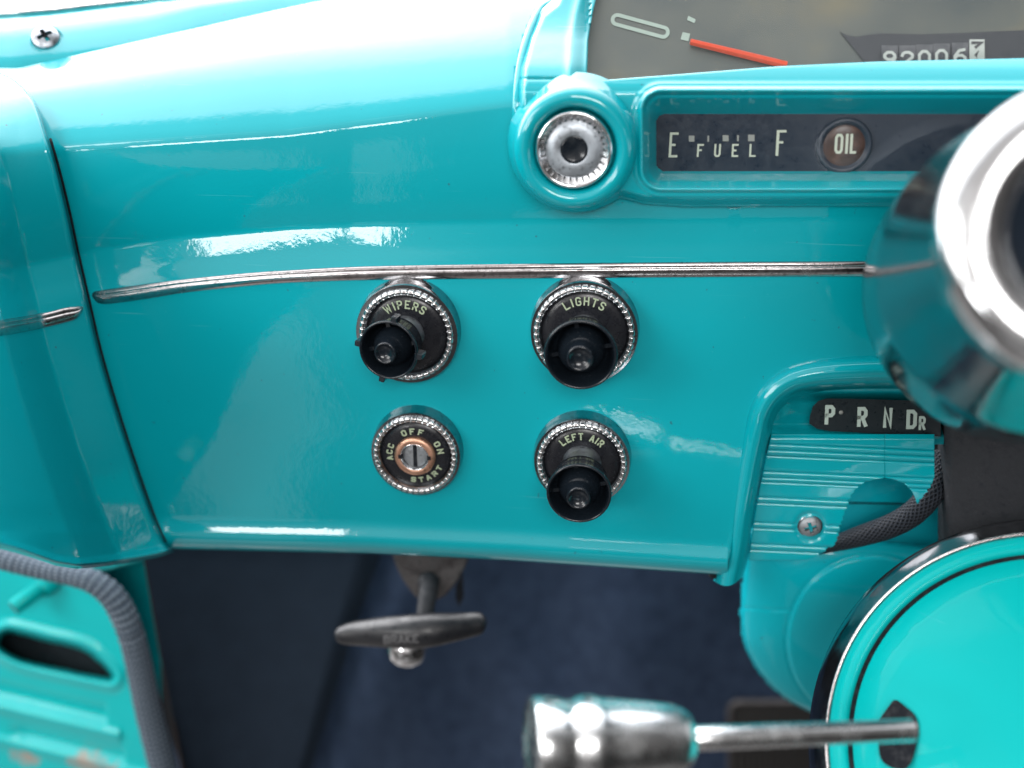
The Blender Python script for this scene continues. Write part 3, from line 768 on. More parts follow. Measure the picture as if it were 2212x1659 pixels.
dial = thing('dimmer_dial', 'round satin metal dial with toothed chrome rim and black centre, left of the fuel gauge', 'dial', BO + Vector((0, -.006, 0)))
v, f = lathe([(16.0, 5), (16.2, 9.8), (15.7, 11.0), (14.8, 11.1), (14.1, 10.0)], BO, ax, 96); mk('rim', v, f, M['chrome_clean'], dial)
# slanted teeth inside the rim
X, Y, Z = frame_of(ax); v = []; f = []; nt_ = 30
for q in range(nt_ * 6):
    a = 2 * PI * q / (nt_ * 6); ph = q % 6; g = 1.6 if ph == 0 else .25 * ph / 5
    for r, h in ((14.4, 10.6 - g * .4), (11.8, 8.2 - g)):
        v.append(BO + (X * math.cos(a) + Y * math.sin(a)) * (r / 1000) + Z * (h / 1000))
nq = nt_ * 6; f = [(2 * q, 2 * q + 1, 2 * ((q + 1) % nq) + 1, 2 * ((q + 1) % nq)) for q in range(nq)]
mk('toothed_ring', v, f, M['chrome'], dial, sharp=12)
v, f = lathe([(12.0, 7.9), (11.6, 8.5), (9, 8.9), (6.3, 9.4), (5.8, 9.2)], BO, ax, 80); mk('face', v, f, M['face'], dial)
v, f = lathe([(5.9, 8.0), (5.6, 9.0), (4.8, 8.8), (2.6, 8.2), (.01, 8.0)], BO, ax, 48); mk('center_cap', v, f, M['black'], dial)

# ------------------------------------------------------------------ pull knobs and ignition switch
def bezel(t, O, rb, rr, axis=ax):
    v, f = lathe([(rb + .6, -3), (rb + .2, 0), (rb, .8), (rb - .25, 3.0), (rb - .5, 5.7), (rb - .65, 6.0), (rr + .2, 6.05), (rr - .5, 6.1), (rr - 2.4, 7.2), (rr - 3.3, 6.2), (rr - 3.8, 4.6)], O, axis, 96)
    b = mk('bezel', v, f, M['chrome_smooth'], t, sharp=26)
    knurl_ring(O, axis, rr - 1.1, 7.0, 1.4, 42, 'knurled_ring', M['chrome'], b)
    v, f = lathe([(rr - 3.4, 5.2), (rr - 3.9, 5.7), (rr - 6, 6.2), (rr - 8.5, 6.5), (.01, 6.5)], O, axis, 80)
    return mk('face_plate', v, f, M['plate'], t)
M['chrome_smooth'] = metal('bezel_chrome', (.34, .36, .38), .10)  # chrome colour lowered to imitate dark reflections on the bezel sides
def shaft_axis(dx=0, dz=0): return Vector((dx, -1, dz)).normalized()
def pull_knob(px, py, rb, rr, L, rk, txt, label, ax2, tabs=0, fs=1.0):
    O = P(px, py, yd(px, py)); t = thing('control_knob', label, 'knob', O, 'black pull knobs on the dashboard')
    pl = bezel(t, O, rb, rr)
    mb = MB(); text_arc(txt, rr - 7.0, rad(91), 4.1 * fs, 2.55 * fs, 1.2 if ' ' not in txt else .85, .66, O, frame_of(ax), 6.6, mb)
    mb.build('lettering', M['ink'], pl)
    v, f = lathe([(9.3, 6.2), (9.2, 7.4), (8.6, 8.2), (8.2, 12), (7.6, L - 17), (7.0, L - 13)], O, ax2, 64); mk('shaft_collar', v, f, M['alu'], t)
    h0 = L - 15
    prof = [(6.2, h0 + 1), (rk * .62, h0), (rk * .80, h0 + .5), (rk * .86, h0 + 2), (rk * .90, h0 + 7), (rk * .95, h0 + 11.5), (rk * .985, h0 + 13.6), (rk, h0 + 14.5), (rk * .985, h0 + 15.3), (rk * .95, h0 + 15.5), (rk * .915, h0 + 15), (rk * .89, h0 + 13.5), (rk * .84, h0 + 9), (rk * .78, h0 + 5), (rk * .70, h0 + 3.2), (rk * .5, h0 + 3)]
    v, f = lathe(prof, O, ax2, 80); kb = mk('knob', v, f, M['black'], t)
    prof = [(rk * .70, h0 + 3), (rk * .68, h0 + 6), (rk * .64, h0 + 9.5), (rk * .56, h0 + 12.3), (rk * .46, h0 + 14.0), (rk * .385, h0 + 15.3), (rk * .365, h0 + 19), (rk * .35, h0 + 19.7), (rk * .31, h0 + 19.8), (rk * .285, h0 + 19.3), (rk * .2, h0 + 18.4), (rk * .1, h0 + 18.0), (.01, h0 + 17.9)]
    v, f = lathe(prof, O, ax2, 64); mk('center_post', v, f, M['black'], kb)
    X, Y, Z = frame_of(ax2)
    mb = MB()
    for a in (102, 192, 12):                    # webs joining the post to the cup
        a = rad(a); c, s = math.cos(a), math.sin(a); rdir = X * c + Y * s; tdir = -X * s + Y * c
        bx = [O + rdir * (r / 1000) + tdir * (w / 1000) + Z * (h / 1000) for r in (rk * .6, rk * .86) for w in (-.9, .9) for h in (h0 + 3.1, h0 + (9.2 if r < rk * .6 else 8.4))]
        mb.add(bx, [(0, 1, 3, 2), (4, 6, 7, 5), (0, 4, 5, 1), (2, 3, 7, 6), (1, 5, 7, 3), (0, 2, 6, 4)])
    mb.build('web', M['black'], kb, smooth=False)
    # slivers of the bright shaft seen through the cup's openings
    mb = MB()
    for a0, a1 in ((196, 214), (300, 335)):
        q = [O + (X * math.cos(rad(a)) + Y * math.sin(rad(a))) * (r / 1000) + Z * ((h0 + 3.25) / 1000) for a in np.linspace(a0, a1, 8) for r in (rk * .71, rk * .765)]
        mb.add(q, gridf(8, 2))
    mb.build('shaft_glint', M['alu'], kb)
    for i in range(tabs):
        a = rad([78, 172, 256, 352][i]); c, s = math.cos(a), math.sin(a); rdir = X * c + Y * s; tdir = -X * s + Y * c
        bx = [O + rdir * (r / 1000) + tdir * (w / 1000) + Z * (h / 1000) for r, hw in ((rk * .9, 1.6), (rk + 2.2, 1.25)) for w in (-hw, hw) for h in (h0 + 9, h0 + 15.2)]
        mbt = MB(); mbt.add(bx, [(0, 1, 3, 2), (4, 6, 7, 5), (0, 4, 5, 1), (2, 3, 7, 6), (1, 5, 7, 3), (0, 2, 6, 4)])
        o = mbt.build('tab', M['black'], kb, smooth=False)
        md = o.modifiers.new('bevel', 'BEVEL'); md.width = .0004; md.segments = 2
    return t
pull_knob(884, 714, 24.6, 21.9, 31, 13.6, 'WIPERS', 'black pull knob with side tabs on the dial marked WIPERS', shaft_axis(-.10, .04), tabs=4)
pull_knob(1263, 712, 25.0, 22.8, 36, 15.8, 'LIGHTS', 'black flared pull knob on the dial marked LIGHTS', shaft_axis(0, .02))
pull_knob(1258, 988, 23.2, 21.0, 37, 14.6, 'LEFT AIR', 'black flared pull knob on the dial marked LEFT AIR', shaft_axis(.01, .0), fs=.88)
O = P(903, 971, yd(903, 971))
ign = thing('ignition_switch', 'keyhole ignition switch with copper ring marked ACC OFF ON START', 'ignition switch', O)
pl = bezel(ign, O, 22.3, 20.2)
mb = MB(); F_ = frame_of(ax)
text_arc('ACC', 12.6, rad(174), 3.0, 2.2, 1.1, .62, O, F_, 6.6, mb)
text_arc('OFF', 12.6, rad(95), 3.2, 2.5, 1.7, .7, O, F_, 6.6, mb)
text_arc('ON', 12.6, rad(22), 3.2, 2.5, 1.5, .7, O, F_, 6.6, mb)
text_arc('START', 13.0, rad(-62), 2.7, 2.5, 1.35, .62, O, F_, 6.6, mb, inward=True)
mb.build('lettering', M['ink'], pl)
v, f = lathe([(9.9, 6.3), (9.8, 8.2), (9.3, 8.8), (7.1, 8.9), (6.6, 8.4), (6.5, 3.5)], O, ax, 72); cr = mk('lock_ring', v, f, M['copper'], ign)
v, f = lathe([(7.0, 8.6), (6.9, 9.05), (6.5, 8.9), (6.35, 7.5), (6.3, 3.2)], O, ax, 72); mk('inner_rim', v, f, M['chrome_clean'], cr)
v, f = lathe([(6.4, 5.9), (5.9, 6.8), (3, 7.1), (.01, 7.1)], O, ax, 48); cyl = mk('lock_cylinder', v, f, M['lock'], ign)
X, Y, Z = F_
def box(O, X, Y, Z, x0, x1, y0, y1, z0, z1, mb):
    mb.add([O + X * (a / 1000) + Y * (b / 1000) + Z * (c / 1000) for a in (x0, x1) for b in (y0, y1) for c in (z0, z1)],
           [(0, 1, 3, 2), (4, 6, 7, 5), (0, 4, 5, 1), (2, 3, 7, 6), (1, 5, 7, 3), (0, 2, 6, 4)])
mb = MB(); box(O, X, Y, Z, -.95, .95, -5.6, 5.6, 6.0, 7.22, mb); mb.build('key_slot', M['void'], cyl, smooth=False)
mb = MB(); box(O, X, Y, Z, -7.9, -6.2, -1.0, 1.0, 7, 9.1, mb); box(O, X, Y, Z, 6.2, 7.9, -1.0, 1.0, 7, 9.1, mb); mb.build('key_notch', M['void'], cr, smooth=False)

# ------------------------------------------------------------------ gear selector quadrant
gear = thing('gear_indicator', 'turquoise ribbed gear selector surround with black strip lettered P R N Dr', 'gear indicator', P(1800, 1000, 0))
FO = [(2500, 775), (2212, 766), (2050, 763), (1907, 764), (1792, 770), (1728, 781), (1683, 799), (1645, 829), (1617, 870), (1603, 912), (1590, 976), (1578, 1056), (1565, 1136), (1554, 1200), (1541, 1246)]
FI = [(2500, 850), (2212, 845), (2050, 843), (1930, 842), (1830, 843), (1765, 847), (1722, 857), (1690, 880), (1672, 912), (1666, 945), (1655, 992), (1645, 1040), (1632, 1110), (1620, 1190), (1606, 1236)]
fo = smoothpath(FO, 6); fi = smoothpath(FI, 6)
v = []; nk = 18
for i, (a, b) in enumerate(zip(fo, fi)):
    endt = sm(i, len(fo) - 7, len(fo))
    for k_ in range(nk + 1):
        s = k_ / nk
        x, y = a[0] + (b[0] - a[0]) * s, a[1] + (b[1] - a[1]) * s
        prof = np.interp(s, [0, .05, .12, .25, .45, .65, .8, .9, 1], [5, 0, -4.5, -8, -10, -9.6, -7, -3, 5])
        y += endt * 26 * math.sin(PI * min(1, s * .8 + .1)); 
        v.append(P(x, y, prof))
mk('frame', v, gridf(len(fo), nk + 1), M['paint_worn'], gear)
# black tube standing in for the shadow in the gap round the frame
gp_ = [P(q[0] - 1, q[1] - 1, 1.0) for q in fo[6:]]
v, f, _ = tube(gp_, [.0024] * len(gp_), 8); mk('gap_shade', v, f, M['void'], gear)
# recessed hood above the strip and ribbed plate below it
mb = MB(); xs_ = np.linspace(1640, 2400, 60); ys_ = np.linspace(838, 960, 40); XX, YY = np.meshgrid(xs_, ys_)
stripd = rrsdf(XX, YY, 1747, 862, 2700, 936, 26)
dep = 4 + 10 * sm(YY, 842, 870) - 7.5 * sm(YY, 915, 945) + 0 * XX - 4 * (1 - sm(XX, 1668, 1740)) 
gridv = V(XX, YY, dep)
mk('hood', gridv.reshape(-1, 3), gridf(40, 60), M['paint'], gear)
SO = [(1748, 915), (1750, 897), (1756, 878), (1768, 866), (1785, 861), (1830, 861), (1900, 863), (2000, 866), (2032, 868), (2032, 943), (1990, 941), (1900, 937), (1830, 933), (1790, 931), (1765, 926)]
def ystr(x, y): return 6.5
mb = MB(); nS = len(SO)
mb.add([P(x, y, 4.2) for x, y in SO] + [P(x, y, 12) for x, y in SO], [tuple(range(nS))] + [(i, (i + 1) % nS, nS + (i + 1) % nS, nS + i) for i in range(nS)])
sp_ = mb.build('selector_strip', M['strip'], gear, smooth=False)
mb = MB(); fs_ = lambda x, y: 4.1
for c, x0, y0, x1, y1, sw in (('P', 1781, 875, 1803, 917, 8), ('R', 1851, 879, 1873, 922, 8), ('N', 1907, 881, 1927, 924, 7.5), ('D', 1957, 885, 1980, 927, 8), ('R', 1984, 899, 1999, 929, 5.5)):
    text_box(c, x0, y0, x1, y1, sw, fs_, mb, shear=.04, lift=.3)
mb.build('lettering', M['ink_white'], sp_)
v, f = lathe([(1.0, 0), (.9, .3), (.01, .4)], P(1817, 891, 4.2), ax, 20); mk('indicator_dot', v, f, M['ink_dim'], sp_)
def plate_depth(px, py):
    q = py - .045 * (px - 1660)
    d = 2.5 - 2.0 * sm(py, 938, 950)
    for c in (957, 970, 983, 1017, 1030, 1040, 1073, 1086, 1128, 1141, 1175, 1188):
        d = d + .85 * np.exp(-((q - c) / 2.4) ** 2)
    for c in (963.5, 976.5, 1023.5, 1035, 1079.5, 1134.5, 1181.5):
        d = d - .45 * np.exp(-((q - c) / 4) ** 2)
    r = np.hypot(px - 1750, (py - 1137) * 1.0)
    flat = 1 - sm(r, 26, 44)
    return d * (1 - flat) + (.5 + 1.0 * np.exp(-((r - 30) / 6) ** 2)) * flat + .0
def jag(y, s): return 1.6 * math.sin(y * .55 + s) + 1.2 * math.sin(y * 1.3 + 2 * s)
yl = smoothpath([(938, 1666), (992, 1654), (1040, 1644), (1110, 1631), (1190, 1620), (1209, 1618)], 6)
HL = [(938, 1912), (1033, 1912), (1034, 1890), (1040, 1872), (1052, 1853), (1066, 1841), (1085, 1832), (1110, 1823), (1140, 1814), (1162, 1808), (1176, 1803), (1182, 1790), (1196, 1772), (1209, 1744)]
HRt = [(938, 1912), (1033, 1912), (1034.5, 1930), (1040, 1948), (1050, 1960), (1062, 1971), (1076, 1977), (1086, 1980)]
PR = [(938, 2018), (1030, 2018), (1045, 2012), (1060, 2002), (1070, 1994), (1080, 1986), (1086, 1981)]
def piece(rows_, L_, R_, js):
    v_ = []; nc_ = 90
    for i_, r_ in enumerate(rows_):
        a = float(np.interp(r_, [q[0] for q in L_], [q[1] for q in L_])); b = float(np.interp(r_, [q[0] for q in R_], [q[1] for q in R_]))
        if r_ > 1045: b += jag(r_, js)
        x = np.linspace(a, max(b, a + .5), nc_); y = np.full(nc_, r_); d_ = plate_depth(x, y)
        row = V(x, y, d_)
        v_.append(row)
    return np.array(v_)
r1 = np.concatenate([np.linspace(938, 1033, 60), np.linspace(1033.5, 1209, 130)])
A1 = piece(r1, [(q[0], q[1]) for q in yl], HL, 1)
r2 = np.concatenate([np.linspace(938, 1033, 60), np.linspace(1034, 1086, 40)])
A2 = piece(r2, HRt, PR, 2)
allv = np.concatenate([A1.reshape(-1, 3), A2.reshape(-1, 3)]); fcs = gridf(len(r1), 90) + gridf(len(r2), 90, len(r1) * 90)
pl_ = mk('ribbed_plate', allv, fcs, M['paint_worn'], gear)
md = pl_.modifiers.new('thickness', 'SOLIDIFY'); md.thickness = .0011; md.offset = 0
sc = screw(1750, 1137, .2, 5.2, (0, -1, .05), gear, M['lock'], twist=.35)
v, f = lathe([(6.2, -.8), (5.9, .15), (5.3, .3), (4.9, -.1)], P(1750, 1137, .4), ax, 40); mk('washer', v, f, M['dark_chrome'], gear)
# dark inner wall behind the cut-out, with its ledge
wall = thing('column_bracket', 'dark blue-green bracket seen through the arched cut-out of the gear surround', 'bracket', P(1900, 1100, 40))
mb = MB(); mb.add([P(1700, 1000, 36), P(2200, 1000, 36), P(2200, 1090, 36), P(1700, 1082, 36)], [(0, 1, 2, 3)]); mb.build('upper_web', M['paint_satin'], wall, smooth=False)
mb = MB(); mb.add([P(1700, 1082, 36), P(2200, 1090, 36), P(2200, 1093, 44), P(1700, 1087, 44)], [(0, 1, 2, 3)]); mb.build('ledge', M['void'], wall, smooth=False)
mb = MB(); mb.add([P(1640, 1084, 44), P(2200, 1090, 44), P(2200, 1260, 30), P(1640, 1260, 30)], [(0, 1, 2, 3)]); mb.build('lower_web', M['paint_satin'], wall, smooth=False)
# braided sleeve
bp_ = smoothpath([(1760, 1188, 14, 12), (1800, 1176, 10, 17), (1856, 1159, 9, 23), (1920, 1138, 8, 26), (1968, 1112, 8, 27), (2006, 1074, 9, 27), (2030, 1030, 14, 27), (2045, 980, 20, 27)], 10)
v, f, uv = tube([P(q[0], q[1], q[2]) for q in bp_], [q[3] * mmpx(10) for q in bp_], 36)
slv = mk('cable_sleeve', v, f, M['braid'], None, uvs=uv); tag(slv, 'black braided cable sleeve curving out of the cut-out below the gear strip', 'cable sleeve')

# black column jacket to the right of the plate
cj = thing('column_jacket', 'matt black steering column jacket between the gear strip and turquoise hub', 'column jacket', P(2150, 1020, 0))
v = []; jx = np.linspace(2026, 2700, 40); jy = np.linspace(850, 1260, 12)
for y in jy:
    for x in jx:
        s = (x - 2026) / 674; v.append(P(x, y, 6 - 22 * math.sin(PI * s) ** .6 + (16 if s == 0 else 0)))
mk('sleeve_wall', v, gridf(12, 40), M['rubber'], cj)

# ------------------------------------------------------------------ steering column cover under the quadrant
cov = thing('column_cover', 'smooth turquoise steering column cover with embossed circle below the gear surround', 'column cover', P(1800, 1350, 20))
def pillow(outline, y0, dome, thick, name, mat, parent, rings=26, cen=None, extra=None, pw=2.2):
    ol = [np.array(q, float) for q in outline]; c = np.array(cen) if cen else sum(ol) / len(ol); v = []; n = len(ol)
    for q in ol: v.append(P(q[0], q[1], y0 + thick))
    for i in range(rings):
        s = 1 - i / rings
        for q in ol:
            p = c + (q - c) * s; d = y0 - dome * (1 - s ** pw)
            if extra: d += extra(p[0], p[1])
            v.append(P(p[0], p[1], d))
    v.append(P(c[0], c[1], y0 - dome + (extra(c[0], c[1]) if extra else 0)))
    f = [(i * n + k, i * n + (k + 1) % n, (i + 1) * n + (k + 1) % n, (i + 1) * n + k) for i in range(rings) for k in range(n)]
    f += [(rings * n + k, rings * n + (k + 1) % n, (rings + 1) * n) for k in range(n)]
    return mk(name, v, f, mat, parent)
CO = [(1612, 1150), (1607, 1220), (1602, 1280), (1600, 1330), (1606, 1385), (1625, 1430), (1655, 1472), (1700, 1512), (1755, 1540), (1850, 1575), (2000, 1600), (2250, 1560), (2350, 1400), (2300, 1250), (2100, 1195), (1900, 1165), (1750, 1150)]
co = smoothpath(CO + [CO[0]], 8)[:-1]
def emboss(x, y):
    r = math.hypot(x - 1915, y - 1395)
    return -1.1 * float(1 - sm(r, 207, 214)) + 1.0 * math.exp(-((r - 212) / 3.5) ** 2)
GXc, GYc = np.meshgrid(np.arange(1585, 2300, 4.0), np.arange(1150, 1640, 4.0))
sdc = polysdf(GXc, GYc, [tuple(q) for q in co])
rr_ = np.hypot(GXc - 1885, GYc - 1385)
dc = 25 - 16 * np.sqrt(np.clip(np.clip(sdc, 0, 130) / 130, 0, 1) * (2 - np.clip(sdc, 0, 130) / 130)) + 30 * (1 - sm(sdc, -2, 4))
dc = dc - 1.1 * (1 - sm(rr_, 180, 188)) + .9 * np.exp(-((rr_ - 186) / 3) ** 2)
dc = dc + .7 * np.exp(-((GYc - (1314 + (GXc - 1600) * .04)) / 1.8) ** 2) * (GXc < 1702)
mask = sdc > -3
idx = -np.ones(mask.shape, int); idx[mask] = np.arange(mask.sum())
vc = V(GXc, GYc, dc)[mask]; fc = []
for r_ in range(mask.shape[0] - 1):
    for c_ in range(mask.shape[1] - 1):
        q = (idx[r_, c_], idx[r_, c_ + 1], idx[r_ + 1, c_ + 1], idx[r_ + 1, c_])
        if min(q) >= 0: fc.append(q)
del rr_
mk('cover_shell', vc, fc, M['paint_satin'], cov)

# ------------------------------------------------------------------ turquoise hub with chrome skirt
HY = -118
HC = P(2300, 1640, HY); hax = (CAM_C - HC).normalized(); hax = (hax + Vector((0.02, .06, .05))).normalized()
g = (HC - CAM_C).length / math.sqrt(FPX ** 2 + (2300 - 1106) ** 2 + (1640 - 829.5) ** 2) * 1000
g = mmpx(HY) * 1000 * .985 * 1.045
hub = thing('column_hub', 'large bright turquoise steering hub disc with chrome skirt, cropped at lower right', 'steering hub', HC)
v, f = lathe([(590 * g, -30), (606 * g, -20), (600 * g, -13), (578 * g, -8), (556 * g, -4), (545 * g, -2)], HC, hax, 160); mk('chrome_skirt', v, f, M['dark_chrome'], hub)
v, f = lathe([(546 * g, -4), (547 * g, -1.5), (543 * g, .3), (537 * g, .3), (534 * g, -.6)], HC, hax, 160); mk('chrome_bead', v, f, M['trim'], hub)
v, f = lathe([(536 * g, -2), (532 * g, 0), (505 * g, 1.6), (490 * g, 1.4), (487 * g, -.5)], HC, hax, 160); mk('outer_ring', v, f, M['paint_bright'], hub)
v, f = lathe([(489 * g, -4), (489 * g, -.2), (480 * g, -1.0), (474 * g, -1), (474 * g, -5)], HC, hax, 160); mk('shadow_groove', v, f, M['void'], hub)  # black ring coloured in for the shadow groove round the disc
v, f = lathe([(475 * g, -4), (474.5 * g, 1), (471 * g, 2.2), (400 * g, 5), (250 * g, 9), (100 * g, 11), (.01, 11.5)], HC, hax, 160); mk('disc', v, f, M['paint_bright'], hub)
def on_hub(px, py, lift):           # point on the hub plane seen at this pixel
    d = ray(px, py); t = hax.dot(HC + hax * (lift / 1000) - CAM_C) / hax.dot(d); return CAM_C + d * t
DG = [(1898, 1556), (1918, 1528), (1934, 1512), (1958, 1528), (1978, 1548), (1984, 1580), (1976, 1625), (1965, 1652), (1950, 1662), (1920, 1655), (1900, 1630)]
dg = smoothpath(DG + [DG[0]], 5)[:-1]; n = len(dg)
mb = MB(); mb.add([on_hub(q[0], q[1], 8.6) for q in dg] + [on_hub(q[0], q[1], 3) for q in dg], [tuple(range(n))] + [(i, (i + 1) % n, n + (i + 1) % n, n + i) for i in range(n)])
mb.build('lever_grommet', M['void'], hub, smooth=False)

# ------------------------------------------------------------------ turn signal lever
LY0, LY1 = -128, -110
p_a = P(1145, 1607, -175); p_b = P(1965, 1578, -138); lax = (p_b - p_a).normalized(); Ll = (p_b - p_a).length * 1000
lev = thing('turn_signal_lever', 'out of focus chrome turn signal lever with tapered knob, in front of the carpet', 'lever', p_b)
gl = mmpx(-172) * 1000; gx = Ll / 820
v, f = lathe([(24 * gl, 470 * gx - 150 * gx), (31 * gl, 330 * gx), (32 * gl, 400 * gx), (30.5 * gl, 600 * gx), (30 * gl, 825 * gx)], p_a, lax, 48); mk('rod', v, f, M['lever'], lev)
kp = [(.01, 4), (92, 4), (106, 1), (113, 4), (117, 10), (116, 30), (113, 52), (108, 66), (104, 76), (106, 86), (113, 96), (117, 108), (117, 126), (112, 140), (109, 148), (104, 190), (96, 250), (89, 290), (80, 312), (66, 328), (48, 336), (30, 338)]
v, f = lathe([(r * gl, h * gx) for r, h in kp], p_a, lax, 96); mk('lever_knob', v, f, M['lever'], lev)

# ------------------------------------------------------------------ chrome bell at the right edge
b_a = P(2210, 628, -55); b_b = P(2385, 500, -165); bax = (b_b - b_a).normalized(); bl = (b_b - b_a).length * 1000
g1 = mmpx(-55) * 1000; g2 = mmpx(-165) * 1000
bell = thing('horn_ring_bell', 'large polished chrome bell with rounded rim, blurred and cropped at the right edge', 'chrome bell', b_a)
R1, R2 = 312 * g2, 168 * g2
prof = [(298 * g1, -4), (307 * g1, 0), (309 * g1, 4), (305 * g1, bl * .15), (296 * g1, bl * .32), (286 * g1, bl * .45), (R1 * .93, bl * .7), (R1 * .90, bl * .8), (R1 * .90, bl * .93), (R1 * .96, bl)]
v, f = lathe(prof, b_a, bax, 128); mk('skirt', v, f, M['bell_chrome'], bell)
prof = []
rc = (R1 - R2) / 2
for k_ in range(19):
    a = rad(-60 + k_ * 290 / 18 - 30); prof.append(((R1 + R2) / 2 + rc * math.cos(a), bl + rc * .75 * math.sin(a)))
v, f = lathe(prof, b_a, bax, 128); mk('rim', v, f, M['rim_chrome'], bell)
v, f = lathe([(R2 + 3, bl - 3), (R2 * .96, bl - 8), (R2 * .8, bl - 22), (.01, bl - 26)], b_a, bax, 96); mk('inner_cup', v, f, M['gauge'], bell)

# ------------------------------------------------------------------ parking brake handle
BY = 20
brk = thing('pull_brake', 'black T-shaped pull handle moulded BRAKE, hanging below the dashboard edge', 'brake handle', P(920, 1250, BY + 20))
BR = [(840, 1160), (846, 1192), (857, 1225), (869, 1250), (884, 1272), (897, 1288), (915, 1297), (940, 1297), (960, 1288), (977, 1270), (993, 1246), (1005, 1224), (1013, 1205), (1016, 1165)]
mb = MB(); n = len(BR)
mb.add([P(x, y, BY + 22 - 3 * math.sin(PI * (x - 840) / 176)) for x, y in BR] + [P(x, y, BY + 26) for x, y in BR], [tuple(range(n))] + [(i, (i + 1) % n, n + (i + 1) % n, n + i) for i in range(n)])
o = mb.build('bracket', M['steel'], brk, smooth=False); md = o.modifiers.new('bevel', 'BEVEL'); md.width = .0012; md.segments = 3
mb = MB(); FN = [(985, 1262), (1000, 1235), (1002, 1290), (991, 1312), (984, 1290)]; n = len(FN)
mb.add([P(x, y, BY + 30) for x, y in FN] + [P(x, y, BY + 34) for x, y in FN], [tuple(range(n))] + [(i, (i + 1) % n, n + (i + 1) % n, n + i) for i in range(n)]); mb.build('bracket_fin', M['void'], brk, smooth=False)
gb = mmpx(BY) 
v, f = lathe([(27 * gb * 1000, 0), (28 * gb * 1000, 3), (24 * gb * 1000, 6), (17 * gb * 1000, 7)], P(928, 1252, BY + 21), (-.05, -1, -.25), 40); mk('stem_collar', v, f, M['rubber'], brk)
sp = smoothpath([(930, 1252, BY + 20, 21), (926, 1275, BY + 12, 23), (921, 1305, BY + 4, 22), (916, 1345, BY - 4, 20), (913, 1365, BY - 6, 20)], 6)
v, f, _ = tube([P(q[0], q[1], q[2]) for q in sp], [q[3] * gb for q in sp], 28); mk('stem', v, f, M['rubber'], brk)
hs = smoothpath([(727, 1374, 3, 6), (731, 1373, 3, 16), (745, 1371, 3, 22), (780, 1368, 2, 28), (830, 1366, -2, 33), (880, 1365, -5, 36.5), (930, 1361, -5, 36.5), (980, 1355, -1, 31), (1015, 1350, 3, 27), (1035, 1347, 5, 24), (1045, 1346, 6, 17), (1050, 1346, 6, 6)], 6)
v, f, _ = tube([P(q[0], q[1], BY - 8 + q[2]) for q in hs], [q[3] * gb * 1.1 for q in hs], 36); hnd = mk('grip', v, f, M['grip'], brk)
mb = MB()
from mathutils.bvhtree import BVHTree
gbvh = BVHTree.FromPolygons(v, f)
def ygrip(x, y):
    h_ = gbvh.ray_cast(CAM_C, ray(x, y).normalized())
    return h_[0].y * 1000 if h_[0] else BY - 20
for i, c in enumerate('BRAKE'):
    x0 = 829 + i * 15.6; text_box(c, x0, 1373 - i * .6, x0 + 13, 1391 - i * .6, 3.0, ygrip, mb, lift=.5)
mb.build('lettering', M['grip_ink'], hnd)
v, f = lathe([(28 * gb * 1000, -12), (52 * gb * 1000, -7), (54 * gb * 1000, 0), (51 * gb * 1000, 5), (40 * gb * 1000, 10), (18 * gb * 1000, 12.5), (.01, 13)], P(880, 1392, BY + 16), (0, -.7, -.7), 56)
mk('release_button', v, f, M['chrome_clean'], brk)

# ------------------------------------------------------------------ kick panel, lower left, turquoise, slotted
kick = thing('pillar_trim', 'bright turquoise door pillar panel with dark oval slot and scraped paint, lower left', 'kick panel', P(150, 1400, 60))
KX, KY = np.meshgrid(np.arange(-120, 350, 3.2), np.arange(1150, 1720, 3.2))
SL = [(-6, 1392), (2, 1372), (18, 1364), (45, 1368), (100, 1382), (165, 1397), (195, 1411), (220, 1432), (243, 1457), (241, 1467), (228, 1467), (160, 1453), (80, 1436), (40, 1424), (10, 1408)]
ssl = polysdf(KX, KY, [tuple(q) for q in smoothpath(SL + [SL[0]], 5)[:-1]])
KD = 66 - (KX - 0) * .02 - (1659 - KY) * .006
KD = KD - 3.0 * np.exp(-((ssl + 13) / 11) ** 2) + 4 * sm(ssl, -8, 0)
rid = lambda c, a, w: a * np.exp(-((KY - (c + (KX) * .24)) / w) ** 2)
KD = KD + rid(1490, 4.0, 16) * (KX < 230) - rid(1528, 3.0, 12) * (KX < 260) + rid(1570, 3.4, 12) * sm(KX, 10, 60) * (KX < 270) - rid(1600, 2.5, 12)
KD = np.where(ssl > 0, KD + 22, KD)
KD = KD + 60 * sm(KX - np.interp(KY, [1150, 1241, 1263, 1306, 1372, 1439, 1539, 1658, 1730], [500, 200, 232, 262, 284, 301, 322, 352, 366]), 2, 8)
kv = V(KX, KY, KD)
